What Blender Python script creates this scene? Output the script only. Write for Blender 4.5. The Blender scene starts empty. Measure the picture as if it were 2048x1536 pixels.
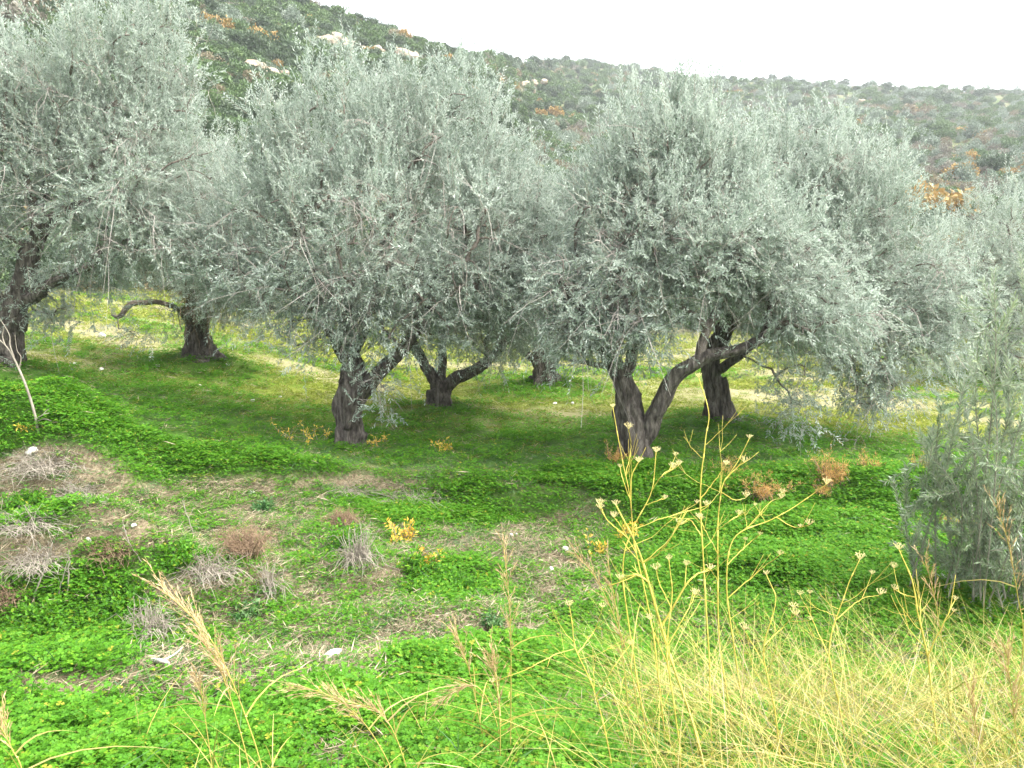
import bpy, math, random
import numpy as np

C = bpy.context.scene.collection
R = math.radians
PI = math.pi

# ------------------------------------------------------------------ camera, sky, sun, exposure
F, PITCH, EYE = 1547.0, R(9.83), 2.95
cam_d = bpy.data.cameras.new('camera')
cam = bpy.data.objects.new('camera', cam_d)
C.objects.link(cam)
cam.location = (0, 0, EYE)
cam.rotation_euler = (PI / 2 - PITCH, 0, 0)
cam_d.sensor_width = 36
cam_d.lens = F / 2048 * 36
cam_d.clip_start = 0.05
cam_d.clip_end = 5000
bpy.context.scene.camera = cam

SUN_EL, SUN_AZ = R(56), R(104)          # azimuth from +Y towards +X
world = bpy.data.worlds.new('World')
bpy.context.scene.world = world
world.use_nodes = True
wn, wl = world.node_tree.nodes, world.node_tree.links
sky = wn.new('ShaderNodeTexSky')
sky.sky_type = 'NISHITA'
sky.sun_disc = False
sky.sun_elevation = SUN_EL
sky.sun_rotation = SUN_AZ
sky.air_density, sky.dust_density, sky.ozone_density = 1.0, 4.0, 1.0
hs = wn.new('ShaderNodeHueSaturation')
hs.inputs['Saturation'].default_value = 0.24      # cloud cover: nearly white
hs.inputs['Value'].default_value = 1.0
wl.new(sky.outputs[0], hs.inputs['Color'])
wl.new(hs.outputs[0], wn['Background'].inputs[0])
wn['Background'].inputs[1].default_value = 0.15

sun_d = bpy.data.lights.new('sun', 'SUN')
sun_d.energy = 1.15
sun_d.angle = R(60)
sun_d.color = (1.0, 0.96, 0.9)
sun = bpy.data.objects.new('sun', sun_d)
C.objects.link(sun)
sun.rotation_euler = (R(90) - SUN_EL, 0, PI - SUN_AZ)

HAZE = .0006
sc = bpy.context.scene
sc.view_settings.view_transform = 'Standard'
sc.view_settings.look = 'None'
sc.view_settings.gamma = 1
sc.view_settings.use_curve_mapping = False
sc.view_settings.exposure = 2.42
sc.cycles.max_bounces = 9
sc.cycles.diffuse_bounces = 6
sc.cycles.transmission_bounces = 6
sc.cycles.glossy_bounces = 2

# ------------------------------------------------------------------ helpers
rs = np.random.RandomState(7)


def smooth(a, b, x):
    t = np.clip((x - a) / (b - a), 0, 1)
    return t * t * (3 - 2 * t)


def _hash(i, j, s):
    v = np.sin(i * 127.1 + j * 311.7 + s * 74.7) * 43758.5453
    return v - np.floor(v)


def vnoise(x, y, s=0):
    i, j = np.floor(x), np.floor(y)
    u, v = x - i, y - j
    u, v = u * u * (3 - 2 * u), v * v * (3 - 2 * v)
    return ((_hash(i, j, s) * (1 - u) + _hash(i + 1, j, s) * u) * (1 - v)
            + (_hash(i, j + 1, s) * (1 - u) + _hash(i + 1, j + 1, s) * u) * v)


def fbm(x, y, s=0, o=4):
    a, f, t = 0.5, 1.0, 0.0
    for k in range(o):
        t = t + a * vnoise(x * f, y * f, s + k * 3.1)
        a, f = a * 0.5, f * 2.03
    return t / (1 - 0.5 ** o)


CP, SP = math.cos(PITCH), math.sin(PITCH)


def ray(px, py):
    x, y = (px - 1024) / F, -(py - 768) / F
    return np.array([x, y * SP + CP, y * CP - SP])


def at(px, py, Y):
    """the point at distance Y in front of the camera that the photograph shows at px, py"""
    d = ray(px, py)
    return np.array([0, 0, EYE]) + d * (Y / d[1])


def project(x, y, z):
    dz = z - EYE
    w = y * CP - dz * SP
    v = y * SP + dz * CP
    w = np.where(w < 0.3, 0.3, w)
    return 1024 + F * x / w, 768 - F * v / w


# trunks stand on little mounds: x, y, height, radius
MOUNDS = []
SKY_X = np.array([-900, -300, 0, 300, 600, 730, 860, 920, 1050, 1150, 1250, 1400, 1600, 1800, 2048, 2400, 3200])
SKY_Y = np.array([-420, -300, -220, -110, 5, 47, 92, 112, 128, 126, 137, 157, 168, 178, 188, 200, 230])
_d = np.array([ray(a, b) for a, b in zip(SKY_X, SKY_Y)])
SKY_AZ = np.arctan2(_d[:, 0], _d[:, 1])
SKY_T = _d[:, 2] / np.hypot(_d[:, 0], _d[:, 1])


def base_h(x, y):
    x, y = np.asarray(x, float), np.asarray(y, float)
    near = 1.25 * smooth(5.6, 1.2, y)
    trough = -0.30 * smooth(9.75, 9.25, y + 0.25 * np.sin(x * 1.1) + 0.06 * x) * smooth(4.2, 5.6, y)
    tilt = 0.145 * np.clip(-x - 1.6, 0, 11) * smooth(5.5, 10.5, y)
    b = (fbm(x * 0.35, y * 0.35, 3, 3) - 0.5) * 0.35 + (fbm(x * 1.7, y * 1.7, 9, 3) - 0.5) * 0.14
    h = near + trough + tilt + b
    # root-bound lumps of earth on the left
    for mx, my, mh, mr in LUMPS:
        h = h + mh * np.exp(-((x - mx) ** 2 + ((y - my) * np.where(y < my, 2.0, 1.1)) ** 2) / mr ** 2)
    # the long green lip low in the picture
    ly = 4.76 + 0.62 * x + 0.06 * x * x + 0.06 * np.sin(x * 2.1)
    h = h + 0.30 * np.exp(-((y - ly) / np.where(y > ly, 0.15, 0.55)) ** 2) * smooth(-5.0, -3.2, x) * smooth(1.5, 0.5, x)
    for mx, my, mh, mr in MOUNDS:
        h = h + mh * np.exp(-((x - mx) ** 2 + (y - my) ** 2) / mr ** 2)
    return h


def hill(x, y, h0):
    r = np.hypot(x, y) + 1e-6
    az = np.arctan2(x, y)
    ts = np.interp(az, SKY_AZ, SKY_T)
    front = smooth(1.75, 1.15, np.abs(az))
    ts = ts * front + 0.03 * (1 - front)
    rt = 115 + 150 * smooth(-0.06, 0.10, az)
    t = np.clip((np.log(r) - math.log(27)) / (np.log(rt) - math.log(27)), 0, 1)
    s = t ** 1.15
    rr = np.minimum(r, rt)
    top = EYE + rr * ts - 0.06 * np.maximum(r - rt, 0) * (r < 400) - 0.06 * (400 - rt) * (r >= 400)
    bump = (fbm(x * 0.045, y * 0.045, 21, 4) - 0.5) * 10 * t * (1 - t) * 2.2
    terr = 0.5 * np.sin(r * 0.35 + 3 * fbm(x * 0.03, y * 0.03, 33, 2)) * t * (1 - t) * 2
    z = h0 * (1 - s) + top * s + bump + terr
    return np.where(r < 27, h0, z)


def h(x, y):
    x, y = np.asarray(x, float), np.asarray(y, float)
    return hill(x, y, base_h(x, y))


LUMPS = []


def ground_pt(px, py, far=300):
    d = ray(px, py)
    t = np.concatenate([np.linspace(0.5, 40, 1600), np.linspace(40, far, 1600)])
    X, Y, Z = d[0] * t, d[1] * t, EYE + d[2] * t
    k = np.nonzero(Z < h(X, Y))[0]
    k = k[0] if len(k) else len(t) - 1
    return np.array([X[k], Y[k], h(X[k], Y[k])])


# lumps (from where the photograph shows them)
def _flat(px, py):
    d = ray(px, py)
    t = -(EYE + 0.1) / d[2]
    return d[0] * t, d[1] * t


for px, py, mh, mr in ((60, 985, 0.85, 0.95), (190, 1010, 0.50, 0.60), (30, 1160, 0.65, 0.66), (220, 1130, 0.55, 0.56), (330, 1150, 0.30, 0.5),
                       (480, 1140, 0.14, 0.5), (690, 1110, 0.16, 0.5), (900, 1190, 0.14, 0.45), (540, 1050, 0.08, 0.4)):
    x, y = _flat(px, py)
    LUMPS.append((x, y, mh, mr))
FEET = dict(L=(8, 730, .24), A=(697, 888, .08), C=(1272, 918, .06), B=(876, 812, .2), D=(1442, 842, .16), T=(402, 712, .24),
            E=(1090, 766, .24), G=(2000, 748, .2))
TREES_AT = {}
for k, (px, py, mh) in FEET.items():
    p = ground_pt(px, py)
    p = ground_pt(px, py + mh * F / p[1] * .9)      # the mound lifts the foot
    TREES_AT[k] = (p[0], p[1])
for k, (x, y) in TREES_AT.items():
    MOUNDS.append((x, y, FEET[k][2], 1.0))


def mk(name, V, polys, smooth_=False, attrs=None):
    """one mesh out of numpy arrays; polys is a list of Nx3 / Nx4 index arrays"""
    me = bpy.data.meshes.new(name)
    V = np.asarray(V, np.float32)
    polys = [np.asarray(p, np.int32) for p in polys if len(p)]
    loops = np.concatenate([p.ravel() for p in polys])
    tot = np.concatenate([np.full(len(p), p.shape[1], np.int32) for p in polys])
    start = np.concatenate([[0], np.cumsum(tot)[:-1]]).astype(np.int32)
    me.vertices.add(len(V)); me.vertices.foreach_set('co', V.ravel())
    me.loops.add(len(loops)); me.loops.foreach_set('vertex_index', loops)
    me.polygons.add(len(tot)); me.polygons.foreach_set('loop_start', start)
    me.polygons.foreach_set('loop_total', tot)
    me.polygons.foreach_set('use_smooth', np.full(len(tot), smooth_))
    me.update(calc_edges=True)
    for k, v in (attrs or {}).items():
        a = me.attributes.new(k, 'FLOAT', 'POINT')
        a.data.foreach_set('value', np.asarray(v, np.float32))
    return me


def link(name, me, mat=None, parent=None, loc=None):
    o = bpy.data.objects.new(name, me)
    if mat is not None and not me.materials:
        me.materials.append(mat)
    if parent is not None:
        o.parent = parent
    if loc is not None:
        o.location = loc
    C.objects.link(o)
    return o


def tag(o, label=None, cat=None, group=None, kind=None):
    if label: o['label'] = label
    if cat: o['category'] = cat
    if group: o['group'] = group
    if kind: o['kind'] = kind
    return o


def empty(name, loc, label, cat, group=None):
    o = bpy.data.objects.new(name, None)
    o.empty_display_size = 0.1
    o.location = loc
    C.objects.link(o)
    return tag(o, label, cat, group)


class MB:
    """collects pieces of one mesh"""
    def __init__(s):
        s.V, s.P3, s.P4, s.n, s.T = [], [], [], 0, []

    def add(s, V, p3=None, p4=None, tone=0.5):
        V = np.asarray(V, float)
        if p3 is not None and len(p3): s.P3.append(np.asarray(p3) + s.n)
        if p4 is not None and len(p4): s.P4.append(np.asarray(p4) + s.n)
        s.V.append(V); s.n += len(V)
        s.T.append(np.broadcast_to(np.asarray(tone, float), (len(V),)))

    def mesh(s, name, smooth_=False, origin=(0, 0, 0)):
        V = np.concatenate(s.V) - np.asarray(origin)
        ps = []
        if s.P3: ps.append(np.concatenate(s.P3))
        if s.P4: ps.append(np.concatenate(s.P4))
        return mk(name, V, ps, smooth_, {'tone': np.concatenate(s.T)})


def unit(v):
    v = np.asarray(v, float)
    return v / np.maximum(np.linalg.norm(v, axis=-1, keepdims=True), 1e-9)


def resample(P, rad, n):
    """Catmull-Rom through the points P"""
    P = np.asarray(P, float); rad = np.asarray(rad, float)
    m = len(P)
    if m < 3:
        t = np.linspace(0, 1, n)[:, None]
        return P[0] * (1 - t) + P[-1] * t, np.interp(np.linspace(0, 1, n), [0, 1], [rad[0], rad[-1]])
    E = np.vstack([2 * P[0] - P[1], P, 2 * P[-1] - P[-2]])
    u = np.linspace(0, m - 1 - 1e-6, n)
    i = u.astype(int); f = (u - i)[:, None]
    a, b, c, d = E[i], E[i + 1], E[i + 2], E[i + 3]
    Q = 0.5 * ((2 * b) + (-a + c) * f + (2 * a - 5 * b + 4 * c - d) * f ** 2 + (-a + 3 * b - 3 * c + d) * f ** 3)
    return Q, np.interp(u, np.arange(m), rad)


def tube(mb, P, rad, sides=6, flute=0.0, seed=0, tone=0.5, cap=True):
    P = np.asarray(P, float)
    K = len(P)
    rad = np.broadcast_to(np.asarray(rad, float), (K,))
    T = unit(np.gradient(P, axis=0))
    ref = np.array([0.31, 0.87, 0.12]) if abs(T[:, 1]).mean() < 0.8 else np.array([1.0, 0.1, 0.2])
    N = unit(np.cross(T, ref)); B = np.cross(T, N)
    a = np.linspace(0, 2 * PI, sides, endpoint=False)
    rr = rad[:, None] * np.ones((1, sides))
    if flute:
        s = np.concatenate([[0], np.cumsum(np.linalg.norm(np.diff(P, axis=0), axis=1))])
        tw = s[:, None] * 0.7
        rr = rr * (1 + flute * (0.45 * np.sin(5 * (a + tw) + seed) + 0.3 * np.sin(8 * (a - tw * 0.6) + 2 * seed)
                                + 0.25 * np.sin(3 * a + s[:, None] * 5 + seed) + 0.9 * (vnoise(a * 2.2 + seed * 7, s[:, None] * 6 + 0 * a, seed) - 0.5)))
    if flute > .15:
        rb = np.random.RandomState(int(seed * 10) + 5)
        for q in range(9):
            ci, ca, am = rb.rand() * K, rb.rand() * 2 * PI, .12 + .22 * rb.rand()
            da = np.abs((a - ca + PI) % (2 * PI) - PI)
            rr = rr * (1 + am * np.exp(-((np.arange(K)[:, None] - ci) / (1.2 + 1.5 * rb.rand())) ** 2 - (da[None] / .45) ** 2))
    V = P[:, None] + rr[..., None] * (np.cos(a)[None, :, None] * N[:, None] + np.sin(a)[None, :, None] * B[:, None])
    V = V.reshape(-1, 3)
    i = np.arange(K - 1)[:, None] * sides; j = np.arange(sides)[None]
    j2 = (j + 1) % sides
    Q = np.stack([i + j, i + j2, i + sides + j2, i + sides + j], -1).reshape(-1, 4)
    p3 = None
    if cap:
        V = np.vstack([V, P[-1] + T[-1] * rad[-1] * 0.5])
        b = (K - 1) * sides
        p3 = np.stack([b + np.arange(sides), b + (np.arange(sides) + 1) % sides, np.full(sides, K * sides)], -1)
    mb.add(V, p3, Q, tone)


def thin_tubes(P, rad):
    """many 3-sided tubes at once: P is (n, K, 3), rad (n, K)"""
    n, K, _ = P.shape
    T = unit(np.gradient(P, axis=1))
    N = unit(np.cross(T, np.array([0.2, 0.33, 0.91]))); B = np.cross(T, N)
    a = np.array([0, 2 * PI / 3, 4 * PI / 3])
    V = P[:, :, None] + rad[:, :, None, None] * (np.cos(a)[None, None, :, None] * N[:, :, None] + np.sin(a)[None, None, :, None] * B[:, :, None])
    base = (np.arange(n) * K * 3)[:, None, None] + (np.arange(K - 1) * 3)[None, :, None]
    j = np.arange(3)[None, None]; j2 = (j + 1) % 3
    Q = np.stack([base + j, base + j2, base + 3 + j2, base + 3 + j], -1).reshape(-1, 4)
    return V.reshape(-1, 3), Q


def leaves(P, D, W, N, L, wid, fold=0.25, mid=0.5):
    """folded diamond leaves: start P, direction D, side W, normal N, length L, width wid -> verts, tris (2 each)"""
    n = len(P)
    L = L[:, None]; w = wid[:, None] * 0.5
    a = P
    b = P + D * L * mid + W * w + N * w * fold * 2
    c = P + D * L
    d = P + D * L * mid - W * w + N * w * fold * 2
    V = np.stack([a, b, c, d], 1).reshape(-1, 3)
    k = np.arange(n)[:, None] * 4
    Tt = np.concatenate([k + np.array([0, 2, 1]), k + np.array([0, 3, 2])], 1).reshape(-1, 3)
    return V, Tt


# ------------------------------------------------------------------ materials
def mat(name):
    m = bpy.data.materials.new(name)
    m.use_nodes = True
    nt = m.node_tree
    nt.nodes.clear()
    out = nt.nodes.new('ShaderNodeOutputMaterial')
    return m, nt, out


def nd(nt, t, **kw):
    n = nt.nodes.new(t)
    for k, v in kw.items():
        setattr(n, k, v)
    return n


def ramp(nt, fac, stops):
    r = nt.nodes.new('ShaderNodeValToRGB')
    e = r.color_ramp.elements
    while len(e) < len(stops): e.new(0.5)
    for k, (p, c) in zip(e, stops):
        k.position = p
        k.color = (c[0], c[1], c[2], 1) if len(c) == 3 else c
    nt.links.new(fac, r.inputs[0])
    return r.outputs[0]


def mixc(nt, fac, a, b):
    m = nt.nodes.new('ShaderNodeMix'); m.data_type = 'RGBA'
    for sock, v in ((0, fac), (6, a), (7, b)):
        if isinstance(v, (int, float)): m.inputs[sock].default_value = v
        elif isinstance(v, tuple): m.inputs[sock].default_value = (*v, 1)
        else: nt.links.new(v, m.inputs[sock])
    return m.outputs[2]


def noise(nt, scale, detail=3, coord=None, rough=0.55):
    n = nt.nodes.new('ShaderNodeTexNoise')
    n.inputs['Scale'].default_value = scale
    n.inputs['Detail'].default_value = detail
    n.inputs['Roughness'].default_value = rough
    if coord is None:
        coord = nt.nodes.new('ShaderNodeTexCoord').outputs['Object']
    nt.links.new(coord, n.inputs['Vector'])
    return n.outputs['Fac']


def attr(nt, name):
    a = nt.nodes.new('ShaderNodeAttribute'); a.attribute_name = name
    return a.outputs['Fac']


def leaf_mat(name, stops, under=None, trans=0.35, gloss=0.06, rough=0.5):
    """a leaf: colour by the leaf's own tone, a paler underside, some light let through"""
    m, nt, out = mat(name)
    col = ramp(nt, attr(nt, 'tone'), stops)
    if under:
        g = nt.nodes.new('ShaderNodeNewGeometry')
        col = mixc(nt, g.outputs['Backfacing'], col, under)
    d = nd(nt, 'ShaderNodeBsdfDiffuse'); nt.links.new(col, d.inputs[0])
    t = nd(nt, 'ShaderNodeBsdfTranslucent'); nt.links.new(col, t.inputs[0])
    mx = nd(nt, 'ShaderNodeMixShader'); mx.inputs[0].default_value = trans
    nt.links.new(d.outputs[0], mx.inputs[1]); nt.links.new(t.outputs[0], mx.inputs[2])
    gl = nd(nt, 'ShaderNodeBsdfGlossy'); gl.inputs['Roughness'].default_value = rough
    gl.inputs[0].default_value = (0.9, 0.95, 0.9, 1)
    m2 = nd(nt, 'ShaderNodeMixShader'); m2.inputs[0].default_value = gloss
    nt.links.new(mx.outputs[0], m2.inputs[1]); nt.links.new(gl.outputs[0], m2.inputs[2])
    nt.links.new(m2.outputs[0], out.inputs[0])
    return m


def rough_mat(name, stops, scale=8, detail=5, bump=0.3, bscale=None, stretch=None, roughness=0.9, dist=0.03):
    m, nt, out = mat(name)
    tc = nt.nodes.new('ShaderNodeTexCoord').outputs['Object']
    if stretch:
        mp = nt.nodes.new('ShaderNodeMapping'); mp.inputs['Scale'].default_value = stretch
        nt.links.new(tc, mp.inputs[0]); tc = mp.outputs[0]
    n = noise(nt, scale, detail, tc, 0.65)
    p = nd(nt, 'ShaderNodeBsdfPrincipled')
    p.inputs['Roughness'].default_value = roughness
    p.inputs['Specular IOR Level'].default_value = 0.2
    nt.links.new(ramp(nt, n, stops), p.inputs['Base Color'])
    b = nd(nt, 'ShaderNodeBump'); b.inputs['Strength'].default_value = bump; b.inputs['Distance'].default_value = dist
    nt.links.new(noise(nt, bscale or scale * 2.5, detail, tc, 0.7), b.inputs['Height'])
    nt.links.new(b.outputs[0], p.inputs['Normal'])
    nt.links.new(p.outputs[0], out.inputs[0])
    return m


M = {}
M['olive'] = leaf_mat('olive leaf', [(0, (.180, .232, .182)), (.5, (.228, .287, .226)), (.85, (.285, .345, .277)), (1, (.33, .375, .265))],
                      under=(.41, .46, .395), trans=.45, gloss=.05, rough=.5)
M['olive_young'] = leaf_mat('young olive leaf', [(0, (.095, .145, .07)), (.6, (.16, .22, .105)), (1, (.28, .34, .16))],
                            under=(.28, .33, .23), trans=.35, gloss=.06)
M['bark'] = rough_mat('olive bark', [(.3, (.032, .027, .023)), (.48, (.105, .09, .076)), (.7, (.25, .222, .19))], scale=13, bump=1.0,
                      bscale=17, stretch=(1.5, 1.5, .36), dist=.09)
M['branch'] = rough_mat('olive branch bark', [(.3, (.085, .07, .056)), (.7, (.21, .18, .15))], scale=12, bump=.4)
M['twig'] = rough_mat('olive twig', [(.3, (.18, .165, .13)), (.7, (.30, .28, .22))], scale=5, bump=0)
M['dead'] = rough_mat('dead twig', [(.3, (.15, .13, .10)), (.7, (.36, .32, .26))], scale=3, bump=0)
M['tree_twig'] = rough_mat('grey brown bare twig', [(.3, (.20, .175, .15)), (.7, (.40, .365, .33))], scale=3, bump=0)
M['deadbrown'] = rough_mat('brown dead twig', [(.3, (.13, .085, .05)), (.7, (.28, .195, .125))], scale=3, bump=0)
M['pale'] = rough_mat('bleached stick', [(.3, (.34, .31, .26)), (.7, (.58, .55, .48))], scale=14, bump=.3)
M['stone'] = rough_mat('limestone', [(.3, (.46, .43, .37)), (.55, (.66, .63, .57)), (.8, (.78, .76, .71))], scale=7, bump=.5, dist=.02)
M['cliff'] = rough_mat('pale cliff rock', [(.3, (.22, .16, .10)), (.5, (.38, .31, .22)), (.72, (.56, .50, .42))], scale=.6, detail=8, bump=.8, dist=.6)
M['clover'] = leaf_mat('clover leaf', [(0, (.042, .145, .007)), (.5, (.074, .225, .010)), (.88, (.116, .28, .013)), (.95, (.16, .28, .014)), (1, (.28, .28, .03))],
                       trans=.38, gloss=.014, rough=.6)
M['meadow'] = leaf_mat('meadow grass', [(0, (.10, .175, .008)), (.5, (.19, .245, .014)), (.8, (.28, .285, .05)), (1, (.42, .38, .19))],
                       trans=.35, gloss=.02)
M['weed'] = leaf_mat('weed leaf', [(0, (.04, .12, .03)), (.6, (.07, .17, .04)), (1, (.12, .22, .07))], trans=.3, gloss=.03)
M['straw'] = leaf_mat('dry straw', [(0, (.12, .092, .055)), (.5, (.225, .18, .108)), (1, (.38, .32, .21))], trans=.15, gloss=.03)
M['drygrass'] = leaf_mat('yellow dry grass', [(0, (.14, .18, .025)), (.25, (.29, .28, .045)), (.65, (.45, .375, .09)), (.9, (.50, .40, .15)), (1, (.28, .18, .10))], trans=.25, gloss=.04)
M['plume'] = leaf_mat('grass plume', [(0, (.34, .22, .10)), (.5, (.50, .36, .17)), (1, (.64, .50, .30))], trans=.3, gloss=.03)
M['fennel'] = rough_mat('dry fennel stalk', [(.3, (.16, .12, .05)), (.42, (.40, .33, .06)), (.56, (.52, .44, .09)), (.68, (.44, .44, .12)), (.8, (.60, .52, .26))], scale=7, bump=.1, roughness=.6)
M['umbel'] = leaf_mat('dry umbel', [(0, (.45, .36, .10)), (1, (.70, .60, .30))], trans=.1, gloss=.03)
M['yellow'] = leaf_mat('yellow autumn leaf', [(0, (.42, .33, .03)), (.6, (.62, .46, .05)), (1, (.66, .36, .05))], trans=.4, gloss=.04)
M['orange'] = leaf_mat('rusty feathery leaf', [(0, (.38, .20, .06)), (.6, (.52, .30, .09)), (1, (.50, .40, .14))], trans=.35, gloss=.02)
SHRUBS = {
    'dark': ([(0, (.038, .065, .032)), (.6, (.065, .10, .05)), (1, (.095, .13, .065))], None),
    'mid': ([(0, (.055, .10, .038)), (.6, (.09, .15, .05)), (1, (.13, .19, .065))], None),
    'grey': ([(0, (.085, .125, .085)), (.6, (.14, .19, .13)), (1, (.20, .25, .18))], (.24, .28, .22)),
    'brown': ([(0, (.10, .085, .05)), (.6, (.18, .15, .085)), (1, (.26, .22, .13))], None),
    'orange': ([(0, (.19, .13, .04)), (.6, (.32, .20, .055)), (1, (.33, .26, .085))], None),
    'mauve': ([(0, (.11, .10, .075)), (.6, (.18, .165, .125)), (1, (.25, .23, .18))], None),
}
for k, (st, un) in SHRUBS.items():
    M['shrub_' + k] = leaf_mat(k + ' shrub leaf', st, un, trans=.22, gloss=.03)


# ------------------------------------------------------------------ ground cover fields
DRY = [(662, 1338, 75, 20, 1.0), (345, 1318, 80, 22, .9), (430, 1010, 330, 62, .75), (490, 1095, 140, 70, .8), (95, 955, 150, 85, .9), (70, 1120, 150, 45, 1.0), (230, 1110, 90, 40, .9), (770, 980, 130, 22, 1.0),
       (1010, 1112, 190, 46, .9), (1180, 1185, 130, 40, .6), (430, 1190, 190, 70, .6), (430, 1385, 230, 42, .8), (700, 1505, 130, 36, .9),
       (800, 1230, 120, 40, .5), (720, 1130, 620, 200, .68), (760, 1290, 360, 50, .8), (250, 1385, 280, 40, .9), (480, 1340, 250, 40, .8), (350, 1020, 330, 60, .7), (560, 1290, 200, 55, .55), (940, 1270, 110, 16, .8), (230, 1060, 110, 50, .7), (700, 1060, 130, 60, .5),
       (1160, 1450, 120, 60, .5), (960, 1400, 120, 50, .4), (350, 1290, 120, 60, .5), (1500, 1300, 500, 150, .45)]
GREEN = [(150, 1510, 420, 56), (560, 1430, 220, 46), (910, 1350, 200, 40), (130, 1230, 170, 100), (910, 1170, 110, 45), (450, 1460, 330, 70), (250, 1130, 110, 40),
         (80, 1030, 90, 25), (900, 1010, 250, 40)]


def fields(x, y, z):
    """dry 0..1, meadow 0..1 (short grass instead of clover), tan 0..1"""
    px, py = project(x, y, z)
    dry = np.zeros_like(x)
    jx = (fbm(x * 1.3, y * 1.3, 41, 4) - .5) * 130
    jy = (fbm(x * 1.3 + 9, y * 1.3, 43, 4) - .5) * 70
    for cx, cy, rx, ry, w in DRY:
        q = ((px + jx - cx) / rx) ** 2 + ((py + jy - cy) / ry) ** 2
        dry = np.maximum(dry, w * smooth(1.25, .55, q))
    base = .30 * smooth(.46, .62, fbm(x * 1.1, y * 1.1, 51, 4)) * smooth(9.0, 8.3, y)
    dry = np.maximum(dry, base)
    for cx, cy, rx, ry in GREEN:
        q = ((px + jx * .5 - cx) / rx) ** 2 + ((py + jy * .5 - cy) / ry) ** 2
        dry = dry * (1 - .85 * smooth(1.2, .7, q))
    my = 12.2 - .06 * x + 1.6 * (fbm(x * .3, y * .3, 61, 3) - .5)
    mead = smooth(my - .5, my + 1.4, y)
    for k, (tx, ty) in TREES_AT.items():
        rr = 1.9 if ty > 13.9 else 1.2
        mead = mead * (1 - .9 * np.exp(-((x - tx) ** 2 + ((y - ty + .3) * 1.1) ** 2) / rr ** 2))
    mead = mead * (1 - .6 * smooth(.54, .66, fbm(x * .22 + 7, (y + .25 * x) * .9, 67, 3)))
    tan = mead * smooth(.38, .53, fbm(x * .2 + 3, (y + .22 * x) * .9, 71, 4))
    return dry, mead, tan


# ------------------------------------------------------------------ ground and hillside (one polar sheet, cut at 27 m)
def polar(az, rr):
    A, Rr = np.meshgrid(az, rr, indexing='ij')
    X, Y = Rr * np.sin(A), Rr * np.cos(A)
    Z = h(X, Y)
    na, nr = A.shape
    i = np.arange(na - 1)[:, None] * nr; j = np.arange(nr - 1)[None]
    Q = np.stack([i + j, i + j + 1, i + nr + j + 1, i + nr + j], -1).reshape(-1, 4)
    return np.stack([X, Y, Z], -1).reshape(-1, 3), Q[:, ::-1]


azs = np.concatenate([np.linspace(-PI, -.9, 40)[:-1], np.linspace(-.9, .9, 330), np.linspace(.9, PI, 40)[1:]])
r_near = np.concatenate([np.linspace(.02, 3, 30)[:-1], np.geomspace(3, 27, 300)])
V, Q = polar(azs, r_near)
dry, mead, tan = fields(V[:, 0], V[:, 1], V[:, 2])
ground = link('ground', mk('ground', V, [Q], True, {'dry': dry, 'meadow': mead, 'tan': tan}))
tag(ground, 'grove floor of soil under clover and short grass', None, None, 'structure')
r_far = np.concatenate([np.geomspace(27, 300, 170), np.geomspace(300, 900, 9)[1:]])
V, Q = polar(azs, r_far)
hillside = link('hillside', mk('hillside', V, [Q], True))
tag(hillside, 'scrub covered hillside rising behind the grove', None, None, 'structure')

m, nt, out = mat('grove floor')
tc = nt.nodes.new('ShaderNodeTexCoord').outputs['Object']
soil = ramp(nt, noise(nt, 26, 6, tc, .7), [(.3, (.085, .065, .04)), (.5, (.18, .145, .09)), (.72, (.34, .285, .185))])
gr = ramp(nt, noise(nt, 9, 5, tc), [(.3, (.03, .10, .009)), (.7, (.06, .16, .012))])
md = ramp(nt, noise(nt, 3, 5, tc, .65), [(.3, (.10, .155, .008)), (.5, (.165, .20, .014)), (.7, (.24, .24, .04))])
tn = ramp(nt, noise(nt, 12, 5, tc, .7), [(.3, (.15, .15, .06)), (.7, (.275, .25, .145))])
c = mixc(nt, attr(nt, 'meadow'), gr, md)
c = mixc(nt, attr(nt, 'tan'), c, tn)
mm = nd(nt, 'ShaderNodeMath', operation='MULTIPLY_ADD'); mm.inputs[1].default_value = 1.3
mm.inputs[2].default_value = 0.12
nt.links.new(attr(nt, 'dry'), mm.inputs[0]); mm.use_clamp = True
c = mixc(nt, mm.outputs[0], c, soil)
p = nd(nt, 'ShaderNodeBsdfPrincipled'); p.inputs['Roughness'].default_value = .95
p.inputs['Specular IOR Level'].default_value = .1
nt.links.new(c, p.inputs['Base Color'])
b = nd(nt, 'ShaderNodeBump'); b.inputs['Strength'].default_value = .8; b.inputs['Distance'].default_value = .03
nt.links.new(noise(nt, 22, 6, tc, .7), b.inputs['Height']); nt.links.new(b.outputs[0], p.inputs['Normal'])
nt.links.new(p.outputs[0], out.inputs[0])
ground.data.materials.append(m)

m, nt, out = mat('hillside earth')
tc = nt.nodes.new('ShaderNodeTexCoord').outputs['Object']
c1 = ramp(nt, noise(nt, .9, 7, tc, .65), [(.3, (.07, .085, .04)), (.5, (.13, .13, .07)), (.7, (.21, .19, .115))])
c2 = ramp(nt, noise(nt, 1.6, 6, tc, .6), [(.3, (.05, .085, .03)), (.7, (.11, .14, .05))])
c = mixc(nt, ramp(nt, noise(nt, .07, 4, tc), [(.42, (0, 0, 0)), (.58, (1, 1, 1))]), c1, c2)
p = nd(nt, 'ShaderNodeBsdfPrincipled'); p.inputs['Roughness'].default_value = .95
p.inputs['Specular IOR Level'].default_value = .1
nt.links.new(c, p.inputs['Base Color'])
b = nd(nt, 'ShaderNodeBump'); b.inputs['Strength'].default_value = .8; b.inputs['Distance'].default_value = .4
nt.links.new(noise(nt, 2.5, 6, tc, .7), b.inputs['Height']); nt.links.new(b.outputs[0], p.inputs['Normal'])
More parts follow.
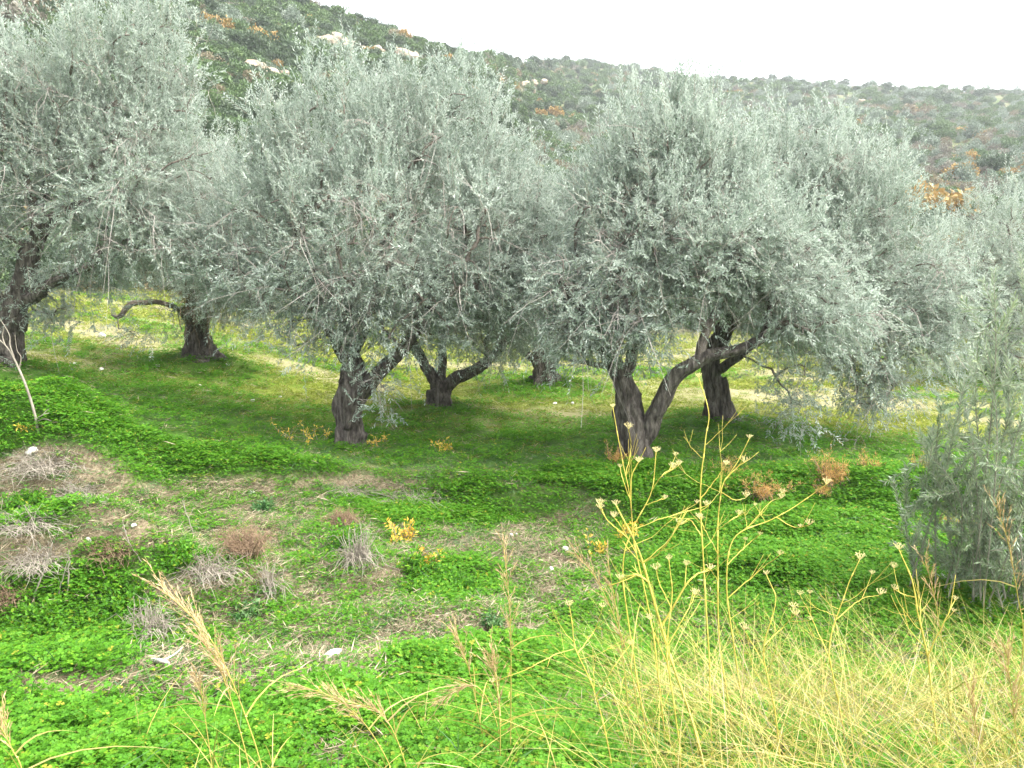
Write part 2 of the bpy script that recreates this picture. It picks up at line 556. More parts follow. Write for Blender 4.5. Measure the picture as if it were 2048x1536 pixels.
nt.links.new(p.outputs[0], out.inputs[0])
hillside.data.materials.append(m)


# ------------------------------------------------------------------ scattering of what nobody could count (geometry nodes)
def scatter(name, label, P, rot, scale, idx, sources):
    col = bpy.data.collections.new(name + ' pieces')
    for k, (me, ma) in enumerate(sources):
        o = bpy.data.objects.new(f'{name}_piece_{k:02d}', me)
        if not me.materials: me.materials.append(ma)
        col.objects.link(o)
    me = bpy.data.meshes.new(name)
    me.vertices.add(len(P)); me.vertices.foreach_set('co', np.asarray(P, np.float32).ravel())
    a = me.attributes.new('rot', 'FLOAT_VECTOR', 'POINT'); a.data.foreach_set('vector', np.asarray(rot, np.float32).ravel())
    a = me.attributes.new('scl', 'FLOAT', 'POINT'); a.data.foreach_set('value', np.asarray(scale, np.float32))
    a = me.attributes.new('pick', 'INT', 'POINT'); a.data.foreach_set('value', np.asarray(idx, np.int32))
    o = bpy.data.objects.new(name, me); C.objects.link(o)
    tag(o, label, None, None, 'stuff')
    g = bpy.data.node_groups.new(name, 'GeometryNodeTree')
    g.interface.new_socket('Geometry', in_out='INPUT', socket_type='NodeSocketGeometry')
    g.interface.new_socket('Geometry', in_out='OUTPUT', socket_type='NodeSocketGeometry')
    gi, go = g.nodes.new('NodeGroupInput'), g.nodes.new('NodeGroupOutput')
    ci = g.nodes.new('GeometryNodeCollectionInfo')
    ci.inputs['Collection'].default_value = col
    ci.inputs['Separate Children'].default_value = True
    ci.inputs['Reset Children'].default_value = True
    ip = g.nodes.new('GeometryNodeInstanceOnPoints')
    ip.inputs['Pick Instance'].default_value = True

    def na(nm, ty):
        n = g.nodes.new('GeometryNodeInputNamedAttribute'); n.data_type = ty; n.inputs[0].default_value = nm
        return n.outputs[0]
    e2r = g.nodes.new('FunctionNodeEulerToRotation')
    g.links.new(na('rot', 'FLOAT_VECTOR'), e2r.inputs[0])
    g.links.new(gi.outputs[0], ip.inputs['Points'])
    g.links.new(ci.outputs[0], ip.inputs['Instance'])
    g.links.new(na('pick', 'INT'), ip.inputs['Instance Index'])
    g.links.new(e2r.outputs[0], ip.inputs['Rotation'])
    g.links.new(na('scl', 'FLOAT'), ip.inputs['Scale'])
    g.links.new(ip.outputs[0], go.inputs[0])
    md_ = o.modifiers.new('scatter', 'NODES'); md_.node_group = g
    return o


def rand_ground(n, y0, y1, power=1.0, spread=.80, rs=rs):
    """n points in the part of the ground the picture could see, between two distances"""
    y = y0 + (y1 - y0) * rs.rand(n) ** power
    k = np.sqrt(y0 ** 2 + (y1 ** 2 - y0 ** 2) * rs.rand(n))
    y = k if power == 1.0 else y
    x = (rs.rand(n) * 2 - 1) * (y * spread + .8)
    return x, y, h(x, y)


def clover_piece(n, rad, seed, lf=.0155, flat=.3, hmax=.05):
    r = np.random.RandomState(seed)
    a, q = r.rand(n) * 2 * PI, rad * np.sqrt(r.rand(n))
    cx, cy, cz = q * np.cos(a), q * np.sin(a), r.rand(n) * hmax
    mb = MB()
    tl = np.stack([r.randn(n) * flat, r.randn(n) * flat, np.ones(n)], -1); tl = unit(tl)
    rot = r.rand(n) * 2 * PI
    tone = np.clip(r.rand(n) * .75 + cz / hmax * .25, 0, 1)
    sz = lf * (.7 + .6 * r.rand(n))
    for k in range(3):
        an = rot + k * 2 * PI / 3
        d = np.stack([np.cos(an), np.sin(an), .15 * r.randn(n)], -1)
        d = unit(d - tl * (d * tl).sum(-1, keepdims=True))
        W = np.cross(tl, d)
        V, T = leaves(np.stack([cx, cy, cz], -1), d, W, tl, sz, sz * 1.15, .12, .62)
        mb.add(V, T, None, np.repeat(np.clip(tone + r.randn(n) * .05, 0, 1), 4))
    return mb.mesh('clover_piece')


def blades(n, rad, seed, hl, hv, wid, lean=.5, up=1.0, seg=2):
    """thin grass blades as ribbons of seg quads"""
    r = np.random.RandomState(seed)
    a, q = r.rand(n) * 2 * PI, rad * np.sqrt(r.rand(n))
    P0 = np.stack([q * np.cos(a), q * np.sin(a), np.zeros(n) - .005], -1)
    D = unit(np.stack([r.randn(n) * lean, r.randn(n) * lean, np.full(n, up)], -1))
    L = hl + hv * r.rand(n)
    g = np.stack([D[:, 0] * .5, D[:, 1] * .5, -.35 * np.ones(n)], -1)
    t = np.linspace(0, 1, seg + 1)
    P = P0[:, None] + L[:, None, None] * (D[:, None] * t[None, :, None] + g[:, None] * (t ** 2)[None, :, None])
    W = unit(np.cross(D, r.randn(n, 3)))[:, None] * (wid * (1 - t ** 2 * .85))[None, :, None]
    V = np.stack([P - W, P + W], 2).reshape(-1, 3)
    K = seg + 1
    i = (np.arange(n) * K * 2)[:, None] + (np.arange(seg) * 2)[None]
    Qd = np.stack([i, i + 1, i + 3, i + 2], -1).reshape(-1, 4)
    return V, Qd, np.repeat(r.rand(n), K * 2)


def blade_piece(name, *a, **k):
    V, Qd, T = blades(*a, **k)
    mb = MB(); mb.add(V, None, Qd, T)
    return mb.mesh(name)


# clover carpet
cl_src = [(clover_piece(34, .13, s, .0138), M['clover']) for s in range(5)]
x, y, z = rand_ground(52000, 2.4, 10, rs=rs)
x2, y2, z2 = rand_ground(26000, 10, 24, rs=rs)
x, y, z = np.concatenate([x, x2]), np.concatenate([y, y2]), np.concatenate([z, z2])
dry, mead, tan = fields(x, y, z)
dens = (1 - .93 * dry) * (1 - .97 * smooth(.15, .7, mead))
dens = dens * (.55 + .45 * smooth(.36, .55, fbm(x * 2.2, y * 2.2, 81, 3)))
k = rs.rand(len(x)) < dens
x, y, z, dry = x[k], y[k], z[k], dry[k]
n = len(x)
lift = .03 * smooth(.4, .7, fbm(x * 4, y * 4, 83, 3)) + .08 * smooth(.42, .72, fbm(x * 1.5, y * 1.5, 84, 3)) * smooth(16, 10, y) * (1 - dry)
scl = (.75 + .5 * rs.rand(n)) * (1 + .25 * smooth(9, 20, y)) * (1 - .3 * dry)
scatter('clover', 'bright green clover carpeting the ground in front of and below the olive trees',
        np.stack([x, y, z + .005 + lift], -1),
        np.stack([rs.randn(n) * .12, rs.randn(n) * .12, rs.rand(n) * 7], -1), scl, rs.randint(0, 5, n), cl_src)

# meadow grass beyond
mg_src = [(blade_piece('grass_piece', 34, .16, s, .03, .07, .004, .95), M['meadow']) for s in range(4)]
x, y, z = rand_ground(46000, 9.5, 27, rs=rs)
dry, mead, tan = fields(x, y, z)
k = rs.rand(len(x)) < (.12 + .8 * mead) * (1 - .8 * tan)
x, y, z, tan = x[k], y[k], z[k], tan[k]; n = len(x)
scatter('meadow_grass', 'short yellow green grass between and behind the olive trunks',
        np.stack([x, y, z], -1), np.stack([rs.randn(n) * .1, rs.randn(n) * .1, rs.rand(n) * 7], -1),
        (.7 + .6 * rs.rand(n)) * (1 + .4 * smooth(14, 25, y)), rs.randint(0, 4, n), mg_src)


# straw and litter on the dry ground
def litter_piece(n, rad, seed):
    r = np.random.RandomState(seed)
    mb = MB()
    a = r.rand(n) * 2 * PI; q = rad * np.sqrt(r.rand(n))
    P = np.stack([q * np.cos(a), q * np.sin(a), .004 + .03 * r.rand(n)], -1)
    an = r.rand(n) * 2 * PI
    D = unit(np.stack([np.cos(an), np.sin(an), r.randn(n) * .25], -1))
    N = unit(np.stack([r.randn(n) * .5, r.randn(n) * .5, np.ones(n)], -1))
    W = unit(np.cross(N, D))
    V, T = leaves(P, D, W, N, .03 + .09 * r.rand(n), .003 + .003 * r.rand(n), .1)
    mb.add(V, T, None, np.repeat(r.rand(n), 4))
    return mb.mesh('litter_piece')


lt_src = [(litter_piece(44, .14, s), M['straw']) for s in range(4)]
x, y, z = rand_ground(26000, 2.4, 12.5, rs=rs)
dry, mead, tan = fields(x, y, z)
k = rs.rand(len(x)) < smooth(.30, .85, dry) * .9 + .02
x, y, z = x[k], y[k], z[k]; n = len(x)
scatter('dry_litter', 'dead straw and fallen bits littering the bare ground',
        np.stack([x, y, z], -1), np.stack([rs.randn(n) * .1, rs.randn(n) * .1, rs.rand(n) * 7], -1),
        .7 + .7 * rs.rand(n), rs.randint(0, 4, n), lt_src)

# twigs, fallen leaves and chips lying in the grass under the trees
x, y, z = rand_ground(4200, 8.5, 25, rs=rs)
n = len(x)
scatter('fallen_twigs', 'fallen twigs and dry leaves lying in the grass under the trees',
        np.stack([x, y, z + .03], -1), np.stack([rs.randn(n) * .15, rs.randn(n) * .15, rs.rand(n) * 7], -1),
        .9 + .9 * rs.rand(n), rs.randint(0, 3, n), [(litter_piece(7, .25, s_ + 70), M['straw']) for s_ in range(3)])


def chip_piece(seed):
    r = np.random.RandomState(seed)
    V = unit(np.array([[1, 0, 0], [-1, 0, 0], [0, 1, 0], [0, -1, 0], [0, 0, 1], [0, 0, -1]]) + r.randn(6, 3) * .25) * [1, .75, .45]
    T = np.array([[0, 2, 4], [2, 1, 4], [1, 3, 4], [3, 0, 4], [2, 0, 5], [1, 2, 5], [3, 1, 5], [0, 3, 5]])
    return mk('chip_piece', V, [T])


x, y, z = rand_ground(900, 6, 25, rs=rs)
dry, mead, tan = fields(x, y, z)
k = rs.rand(len(x)) < .15 + .5 * tan + .4 * dry
x, y, z = x[k], y[k], z[k]; n = len(x)
scatter('stone_chips', 'small pale limestone chips strewn over the bare and tan ground', np.stack([x, y, z + .008], -1),
        np.stack([rs.randn(n) * .3, rs.randn(n) * .3, rs.rand(n) * 7], -1), .012 + .026 * rs.rand(n) ** 2, rs.randint(0, 3, n),
        [(chip_piece(s_), M['stone']) for s_ in range(3)])

# thin green grass and small weeds on the half dry slope
tg_src = [(blade_piece('tuft_piece', 26, .13, s + 30, .04, .09, .0022, .8), M['weed']) for s in range(3)]
x, y, z = rand_ground(12000, 2.4, 11, rs=rs)
dry, mead, tan = fields(x, y, z)
k = rs.rand(len(x)) < .15 + .75 * dry
x, y, z = x[k], y[k], z[k]; n = len(x)
scatter('thin_grass', 'thin green grass blades scattered over the slope in front of the grove',
        np.stack([x, y, z], -1), np.stack([rs.randn(n) * .15, rs.randn(n) * .15, rs.rand(n) * 7], -1),
        .7 + .7 * rs.rand(n), rs.randint(0, 3, n), tg_src)


# ------------------------------------------------------------------ olive trees
def olive(label, at_xy, limbs, lobes, n_t=420, n_tw=7500, M_=19, seed=1, bare=16, leaf=(.061, .0175), dead='dead', group='olive trees of the grove',
          droop=None):
    r = np.random.RandomState(seed)
    bx, by = at_xy
    base = np.array([bx, by, float(h(bx, by))])
    root = empty('olive_tree', base, label, 'olive tree', group)
    # limbs: first is the trunk
    pos, par, plen, rad_fix = [], [], [], []
    for li, (P, rr) in enumerate(limbs):
        rr = np.array(rr) * .9
        P = np.array([np.asarray(p, float) for p in P])
        if li == 0:
            P[0] = base - np.array([0, 0, .12])
        n = max(6, int(np.sum(np.linalg.norm(np.diff(P, axis=0), axis=1)) / .045))
        Qp, qr = resample(P, rr, n)
        wob = np.cumsum(r.randn(n, 3) * .005, 0); wob -= np.linspace(0, 1, n)[:, None] * wob[-1] * .3
        Qp = Qp + wob * np.minimum(1, np.arange(n) / 4)[:, None]
        if li == 0:   # flare at the root
            s = np.linspace(0, 1, n)
            qr = qr * (1 + .42 * np.exp(-s * n * .045 / .16)) * (1 + .10 * np.sin(s * 9 + seed))
        mb = MB()
        tube(mb, Qp, qr, 44 if li == 0 else 24, .34 if li == 0 else .20, seed + li * 1.7)
        link('trunk' if li == 0 else 'limb', mb.mesh('trunk', True, base), M['bark'] if max(rr) > .07 else M['branch'], root)
        start = len(pos)
        if li == 0: pp, pl = -1, 0.0
        else:
            dd = np.linalg.norm(np.array(pos) - Qp[0], axis=1); pp = int(dd.argmin()); pl = plen[pp]
        for k in range(0, n, 5):
            pos.append(Qp[k]); par.append(pp); plen.append(pl); rad_fix.append(qr[k])
            pp = len(pos) - 1; pl += .22
    nfix = len(pos)
    # targets inside the crown lobes
    lo = [(np.asarray(c, float), np.asarray(s, float)) for c, s in lobes]
    vol = np.array([s.prod() for c, s in lo]) ** .75; vol /= vol.sum()
    T = []
    for k in r.choice(len(lo), n_t, p=vol):
        d = unit(r.randn(3)); q = (.35 + .65 * r.rand()) ** .7 * .93
        T.append(lo[k][0] + d * lo[k][1] * q)
    T = np.array(T)
    T = T[T[:, 2] > base[2] + .2]
    # branches start above the bole only
    okz = np.array(pos)
    usable = np.array([i for i in range(nfix) if okz[i, 2] > base[2] + .85 or rad_fix[i] < .07])
    if len(usable) == 0: usable = np.arange(nfix)
    dm = np.array([np.linalg.norm(okz[usable] - t, axis=1).min() for t in T])
    pos_a = np.zeros((nfix + len(T) * 5 + 5, 3)); pos_a[:nfix] = okz
    pl_a = np.full(len(pos_a), 1e6); pl_a[usable] = np.array(plen)[usable]
    par = par + [0] * (len(pos_a) - nfix)
    nn = nfix
    br = []
    for t in T[np.argsort(dm)]:
        cost = np.linalg.norm(pos_a[:nn] - t, axis=1) + .32 * pl_a[:nn]
        i = int(cost.argmin())
        a = pos_a[i]; L = np.linalg.norm(t - a)
        if L < .1: continue
        up = np.array([0, 0, .22 * L]) + r.randn(3) * .12 * L
        u = np.linspace(0, 1, 6)[1:, None]
        P = a + (t - a) * u + up * (u * (1 - u) * 2.2) + r.randn(5, 3) * .018 * L * np.array([1, 1, 1, 1, 0])[:, None]
        prev = i; idx = [i]
        for q in range(5):
            pos_a[nn] = P[q]; par[nn] = prev; pl_a[nn] = pl_a[prev] + L / 5
            prev = nn; idx.append(nn); nn += 1
        br.append(idx)
    cnt = np.zeros(nn)
    for idx in br: cnt[idx[-1]] += 1
    for k in range(nn - 1, -1, -1):
        if par[k] >= 0: cnt[par[k]] += cnt[k]
    rad = np.minimum(.0082 * np.maximum(cnt, 1) ** .47, .075)
    rad[:nfix] = np.minimum(np.array(rad_fix), np.maximum(rad[:nfix], .02))
    mb = MB()
    for idx in br:
        rr = rad[idx].copy(); rr[0] = min(rr[0], rr[1] * 1.15)
        tube(mb, pos_a[idx], rr, 6 if rr[1] > .02 else 4)
    tag(link('branchwork', mb.mesh('branchwork', True, base), M['branch'], root), kind='stuff')
    # leafy twigs
    nodes = pos_a[nfix:nn]
    ctr = np.mean([c for c, s in lo], 0)
    zlo, zhi = nodes[:, 2].min(), nodes[:, 2].max()
    tipw = np.tile(np.array([.25, .5, .9, 1.2, 1.5]), len(br))
    pick = r.choice(len(nodes), n_tw, p=tipw / tipw.sum())
    P0 = nodes[pick] + r.randn(n_tw, 3) * np.array([.19, .19, .16])
    hz = np.clip((P0[:, 2] - zlo) / (zhi - zlo), 0, 1)
    # local surface height: how open to the sky
    outw = unit((P0 - ctr) * np.array([1, 1, .6]))
    lead_node = r.rand(len(nodes)) < .42
    lead = lead_node[pick] & (hz > .5)
    P0[lead] = nodes[pick][lead] + r.randn(lead.sum(), 3) * .05 + np.stack([0 * hz[lead], 0 * hz[lead], .52 * r.rand(lead.sum())], -1)
    upw = np.clip((hz - .35) * 1.7, -.3, 1.0) if droop is None else np.clip((hz - droop) * 1.7, -.5, 1.1)
    upw = np.where(lead, 2.2, upw)
    D = unit(outw * .45 + r.randn(n_tw, 3) * .85 + np.array([0, 0, 1.0]) * upw[:, None])
    Lt = .18 + .20 * r.rand(n_tw)
    G = np.stack([D[:, 0] * .1, D[:, 1] * .1, np.where(hz > .45, .18, -.12) + r.randn(n_tw) * .32], -1)
    t3 = np.array([0, .5, 1.0])
    Pt = P0[:, None] + Lt[:, None, None] * (D[:, None] * t3[None, :, None] + G[:, None] * (t3 ** 2)[None, :, None])
    st = slice(0, int(n_tw * .3))
    V, Qd = thin_tubes(Pt[st], np.array([.0036, .0026, .0012])[None] * np.ones((st.stop, 1)))
    mb = MB(); mb.add(V - base, None, Qd)
    tag(link('twig_mass', mb.mesh('twig_mass'), M['twig'], root), kind='stuff')
    t = np.linspace(.12, 1.0, M_)[None] * np.ones((n_tw, 1)) + r.randn(n_tw, M_) * .015
    PL = P0[:, None] + Lt[:, None, None] * (D[:, None] * t[..., None] + G[:, None] * (t ** 2)[..., None])
    TG = unit(D[:, None] + 2 * G[:, None] * t[..., None])
    side = np.where(np.arange(M_) % 2 == 0, 1.0, -1.0)[None, :, None]
    rd = unit(np.cross(TG, unit(r.randn(n_tw, 3))[:, None] + .35 * r.randn(n_tw, M_, 3)))
    DL = unit(TG * (.75 + .35 * r.rand(n_tw, M_, 1)) + rd * side * .8)
    NL = unit(unit(np.cross(DL, rd)) * .8 + np.array([0, 0, .7]) + .5 * r.randn(n_tw, M_, 3))
    WL = unit(np.cross(NL, DL)); NL = np.cross(DL, WL)
    nl = n_tw * M_
    LL = leaf[0] * (.7 + .55 * r.rand(nl)); WW = leaf[1] * (.75 + .5 * r.rand(nl))
    V, Tt = leaves(PL.reshape(-1, 3), DL.reshape(-1, 3), WL.reshape(-1, 3), NL.reshape(-1, 3), LL, WW, .2)
    tone = np.clip(np.repeat(r.rand(n_tw) * .5, M_) + r.rand(nl) * .5 + (r.rand() - .5) * .3, 0, 1)
    mb = MB(); mb.add(V - base, Tt, None, np.repeat(tone, 4))
    tag(link('foliage', mb.mesh('foliage'), M['olive'], root), kind='stuff')
    # bare grey twigs hanging in tangles
    if bare:
        outer = np.nonzero((tipw >= .9) & (hz_nodes(nodes, zlo, zhi) < .8))[0]
        sc_ = -(nodes[outer] - ctr)[:, 1] + r.randn(len(outer)) * .9      # mostly on the near side
        outer = outer[np.argsort(-sc_)[:max(bare * 3, 1)]]
        PP, RR = [], []
        inner = np.nonzero(hz_nodes(nodes, zlo, zhi) < .9)[0]
        starts = np.concatenate([r.choice(outer, bare * 2), r.choice(inner, bare * 4)])
        for k in starts:
            a = nodes[k]
            d0 = unit(np.array([r.randn(), -.35 + r.randn() * .6, .35 * r.randn() + .15]))
            for q in range(r.randint(1, 6)):
                d = unit(d0 + r.randn(3) * .6)
                L = .2 + .7 * r.rand() ** 1.5
                g = np.array([r.randn() * .3, r.randn() * .2, -.45 + .45 * r.randn()])
                tt = np.linspace(0, 1, 5)[:, None]
                p = a + r.randn(3) * .03 + L * (d * tt + g * tt ** 2) + r.randn(5, 3) * .02 * L
                th = .6 + .7 * r.rand()
                PP.append(p); RR.append(np.array([.0055, .0046, .0036, .0026, .0013]) * th)
                for w in range(r.randint(1, 4)):
                    i = r.randint(1, 4)
                    d2 = unit(unit(p[i + 1] - p[i]) + r.randn(3) * .6)
                    l2 = L * (.2 + .4 * r.rand())
                    PP.append(p[i] + l2 * (d2 * tt + np.array([0, 0, -.3 * r.rand()]) * tt ** 2) + r.randn(5, 3) * .02 * l2)
                    RR.append(np.array([.0034, .0029, .0024, .0018, .001]) * th)
        V, Qd = thin_tubes(np.array(PP), np.array(RR))
        mb = MB(); mb.add(V - base, None, Qd)
        tag(link('bare_twig_tangle', mb.mesh('bare_twig_tangle'), M['tree_twig' if dead == 'dead' else dead], root), kind='stuff')
    return root


def hz_nodes(n, a, b):
    return np.clip((n[:, 2] - a) / (b - a), 0, 1)


def lobe(px, py, Y, rx, ry=None, ryd=None):
    """crown lobe whose outline the photograph shows round px, py with radii in photo pixels"""
    ry = ry or rx
    Y = Y + DY          # depth measured from the trunk's own
    s = Y / F
    return at(px, py, Y), (rx * s * .95, (ryd or (rx + ry) / 2) * s * .9, ry * s * .95)


def line(Y, *pts):
    return [at(p[0], p[1], Y + (p[2] if len(p) > 2 else 0)) for p in pts]


# the big tree left of the middle
Y = TREES_AT['A'][1]
DY = Y - 11.86
olive('gnarled olive tree with thick upright trunk and wide silver crown, left of the forked tree', TREES_AT['A'],
      [(line(Y, (697, 900), (700, 840), (707, 770), (700, 700, .1), (690, 600, .2)), [.22, .215, .20, .13, .09]),
       (line(Y, (712, 800), (745, 765, -.1), (800, 705, -.2), (850, 630, -.3), (875, 540, -.3)), [.13, .12, .10, .075, .05]),
       (line(Y, (705, 720, .05), (730, 640, .3), (742, 520, .5), (748, 430, .6)), [.10, .08, .06, .04]),
       (line(Y, (690, 640, .2), (640, 560, -.2), (590, 450, -.4)), [.08, .06, .04]),
       (line(Y, (690, 720, 0), (655, 660, -.5), (600, 600, -.9)), [.08, .06, .035])],
      [lobe(690, 300, 12, 150, 155), lobe(592, 360, 12, 108, 150), lobe(905, 310, 12.3, 150, 150), lobe(1028, 420, 12.4, 84, 125),
       lobe(510, 480, 11.8, 100, 150), lobe(700, 480, 11.6, 210, 190), lobe(910, 500, 11.8, 180, 180), lobe(590, 600, 11.4, 130, 110),
       lobe(800, 620, 11.6, 170, 110), lobe(660, 650, 11.3, 90, 75), lobe(1010, 580, 12.2, 100, 120), lobe(800, 290, 12.4, 110, 110), lobe(770, 790, 11.4, 45, 50), lobe(440, 520, 12, 60, 100), lobe(1090, 520, 12.3, 70, 120)],
      n_t=640, n_tw=9900, seed=3, bare=48)

# the forked tree right of the middle
Y = TREES_AT['C'][1]
DY = Y - 11.1
olive('olive tree forking into two leaning trunks near the ground, behind the tall dry fennel', TREES_AT['C'],
      [(line(Y, (1272, 925), (1270, 875), (1255, 810), (1235, 750), (1205, 690, .1), (1170, 630, .2)), [.22, .19, .15, .135, .11, .07]),
       (line(Y, (1285, 880), (1312, 820, -.1), (1345, 755, -.2), (1400, 715, -.3), (1470, 697, -.3), (1530, 660, -.2), (1545, 560, 0)),
        [.14, .125, .11, .095, .078, .062, .04]),
       (line(Y, (1400, 712, -.3), (1412, 660, -.2), (1440, 600, 0), (1500, 540, .2)), [.07, .06, .055, .04]),
       (line(Y, (1242, 770, 0), (1265, 700, .3), (1290, 600, .5), (1300, 450, .6)), [.09, .075, .06, .04]),
       (line(Y, (1215, 715, .1), (1180, 640, -.3), (1120, 560, -.5)), [.08, .06, .04]),
       (line(Y, (1225, 735, .1), (1190, 728, -.1), (1140, 722, -.2)), [.05, .035, .02])],
      [lobe(1300, 350, 11.4, 115, 140), lobe(1210, 450, 11.3, 92, 120), lobe(1390, 400, 11.5, 130, 150), lobe(1200, 570, 11, 160, 120),
       lobe(1350, 500, 10.9, 180, 120), lobe(1530, 510, 11, 140, 110), lobe(1150, 640, 10.9, 90, 80), lobe(1620, 620, 11, 130, 110),
       lobe(1480, 470, 11.4, 120, 130), lobe(1380, 285, 11.6, 60, 80), lobe(1270, 640, 10.6, 80, 60)],
      n_t=600, n_tw=9000, seed=5, bare=48)

# behind the forked tree, its crown to the right
Y = TREES_AT['D'][1]
DY = Y - 13.5
olive('olive tree with single twisted trunk standing just behind the right arm of the forked tree', TREES_AT['D'],
      [(line(Y, (1440, 845), (1432, 790), (1424, 740), (1440, 690), (1480, 620), (1530, 540)), [.21, .185, .17, .14, .11, .07]),
       (line(Y, (1430, 745), (1470, 715, -.3), (1540, 660, -.5), (1620, 610, -.5), (1690, 600, -.5)), [.085, .072, .058, .045, .03]),
       (line(Y, (1480, 620), (1500, 520, .3), (1560, 420, .4)), [.08, .06, .04])],
      [lobe(1590, 395, 13.4, 130, 160), lobe(1690, 440, 13.3, 120, 150), lobe(1500, 430, 13.5, 100, 130), lobe(1770, 560, 13.2, 110, 160),
       lobe(1640, 580, 13, 150, 160), lobe(1730, 690, 12.8, 110, 90), lobe(1850, 650, 13, 90, 110), lobe(1760, 370, 13.4, 60, 90),
       lobe(1480, 540, 13.5, 110, 100), lobe(1880, 580, 13.4, 80, 100), lobe(1590, 770, 12.4, 34, 80), lobe(1745, 765, 12.6, 60, 60)],
      n_t=520, n_tw=8600, seed=8, bare=40)

# left edge
Y = TREES_AT['L'][1]
DY = Y - 14.0
olive('big olive tree at the left edge, its dark leaning trunk cut off by the frame', TREES_AT['L'],
      [(line(Y, (0, 730), (12, 680), (35, 620), (50, 560), (70, 480)), [.25, .22, .19, .15, .11]),
       (line(Y, (40, 600), (70, 590, -.2), (100, 560, -.3), (170, 530, -.4)), [.11, .09, .07, .04]),
       (line(Y, (65, 500), (100, 440, -.2), (165, 402, -.4), (240, 380, -.5)), [.11, .10, .08, .05]),
       (line(Y, (20, 640), (-30, 570, 0), (-120, 500, 0)), [.14, .12, .08]),
       (line(Y, (70, 480), (90, 380, .2), (150, 260, .3)), [.09, .07, .04])],
      [lobe(200, 190, 14, 160, 165), lobe(320, 150, 14.2, 105, 125), lobe(90, 230, 14, 150, 150), lobe(-60, 250, 14, 160, 170),
       lobe(40, 340, 13.9, 180, 130), lobe(260, 380, 13.7, 160, 170), lobe(362, 275, 14, 60, 112), lobe(-180, 420, 14, 180, 190),
       lobe(320, 470, 13.5, 120, 90), lobe(190, 530, 14.1, 110, 65), lobe(90, 590, 14.4, 70, 45), lobe(-40, 470, 13.3, 70, 70), lobe(-100, 600, 13.6, 90, 90), lobe(110, 610, 14.2, 70, 40),
       lobe(400, 400, 13.8, 60, 110)],
      n_t=640, n_tw=10000, seed=12, bare=48, dead='dead')

# behind, between the left edge tree and the big one
Y = TREES_AT['T'][1]
DY = Y - 17.0
olive('farther olive tree with straight dark trunk and a long low bowed limb', TREES_AT['T'],
      [(line(Y, (402, 710), (398, 660), (394, 610), (400, 540), (410, 460)), [.29, .24, .22, .16, .1]),
       (line(Y, (396, 645), (376, 640, -.2), (350, 612, -.5), (310, 600, -.7), (285, 603, -.8), (262, 606, -.9), (238, 630, -1.0), (222, 628, -1.0)), [.06, .050, .046, .048, .05, .055, .045, .02]),
       (line(Y, (398, 620), (440, 560, 0), (480, 500, .2)), [.12, .09, .05]),
       (line(Y, (394, 600), (350, 520, .2), (330, 440, .4)), [.12, .09, .05])],
      [lobe(430, 400, 17, 110, 130), lobe(340, 480, 17, 130, 100), lobe(420, 600, 16.8, 60, 55), lobe(510, 600, 16.8, 60, 60), lobe(470, 540, 16.7, 110, 110), lobe(440, 560, 16.5, 80, 70), lobe(540, 480, 17, 70, 120), lobe(272, 655, 16.1, 38, 36), lobe(345, 660, 16.3, 25, 30), lobe(470, 410, 17, 60, 70)],
      n_t=320, n_tw=4800, M_=15, seed=15, bare=34, dead='deadbrown')

# behind the big one
Y = TREES_AT['B'][1]
DY = Y - 14.9
olive('small olive tree with three spreading arms, behind the thick upright trunk', TREES_AT['B'],
      [(line(Y, (875, 815), (877, 790), (872, 765), (850, 735), (830, 700), (800, 640)), [.2, .18, .15, .10, .08, .05]),
       (line(Y, (880, 790), (885, 740, 0), (884, 680, .1), (890, 610, .2)), [.11, .08, .065, .045]),
       (line(Y, (884, 785), (910, 758, -.1), (960, 735, -.2), (1000, 700, -.2), (1050, 640, -.1)), [.13, .12, .10, .085, .05])],
      [lobe(900, 600, 15, 130, 100), lobe(1040, 600, 14.8, 110, 100), lobe(980, 480, 15, 140, 130), lobe(1080, 470, 15.2, 90, 120), lobe(980, 690, 14.6, 80, 40)],
      n_t=300, n_tw=4400, M_=15, seed=18, bare=16)

# farther back
Y = TREES_AT['E'][1]
DY = Y - 17.9
olive('distant olive tree on a round clover mound in the gap left of the forked tree', TREES_AT['E'],
      [(line(Y, (1092, 765), (1092, 735), (1090, 700), (1080, 640)), [.3, .25, .2, .12]),
       (line(Y, (1092, 735), (1050, 700), (1000, 660)), [.12, .08, .05]),
       (line(Y, (1092, 730), (1140, 690), (1180, 630)), [.12, .08, .05])],
      [lobe(1090, 600, 18, 130, 90), lobe(1180, 640, 17.8, 90, 70), lobe(1030, 650, 17.8, 70, 60), lobe(1110, 500, 18, 120, 110)],
      n_t=220, n_tw=3200, M_=15, seed=21, bare=10)

# right edge
Y = TREES_AT['G'][1]
DY = Y - 16.0
olive('pale olive tree at the right edge, partly hidden by the young foreground olive', TREES_AT['G'],
      [(line(Y, (2000, 745), (1998, 700), (1995, 650), (1985, 580), (1970, 500)), [.24, .2, .17, .13, .08]),
       (line(Y, (1996, 680), (1940, 640, -.2), (1880, 600, -.2)), [.12, .09, .05]),
       (line(Y, (1995, 660), (2050, 600, .1), (2110, 560, .1)), [.12, .09, .05])],
      [lobe(1965, 480, 16, 85, 120), lobe(1920, 570, 15.8, 90, 110), lobe(2050, 520, 16, 110, 130), lobe(2140, 580, 16, 120, 140),
       lobe(1950, 660, 15.6, 110, 90), lobe(2040, 690, 15.6, 90, 80)],
      n_t=360, n_tw=5600, M_=15, seed=24, bare=12)

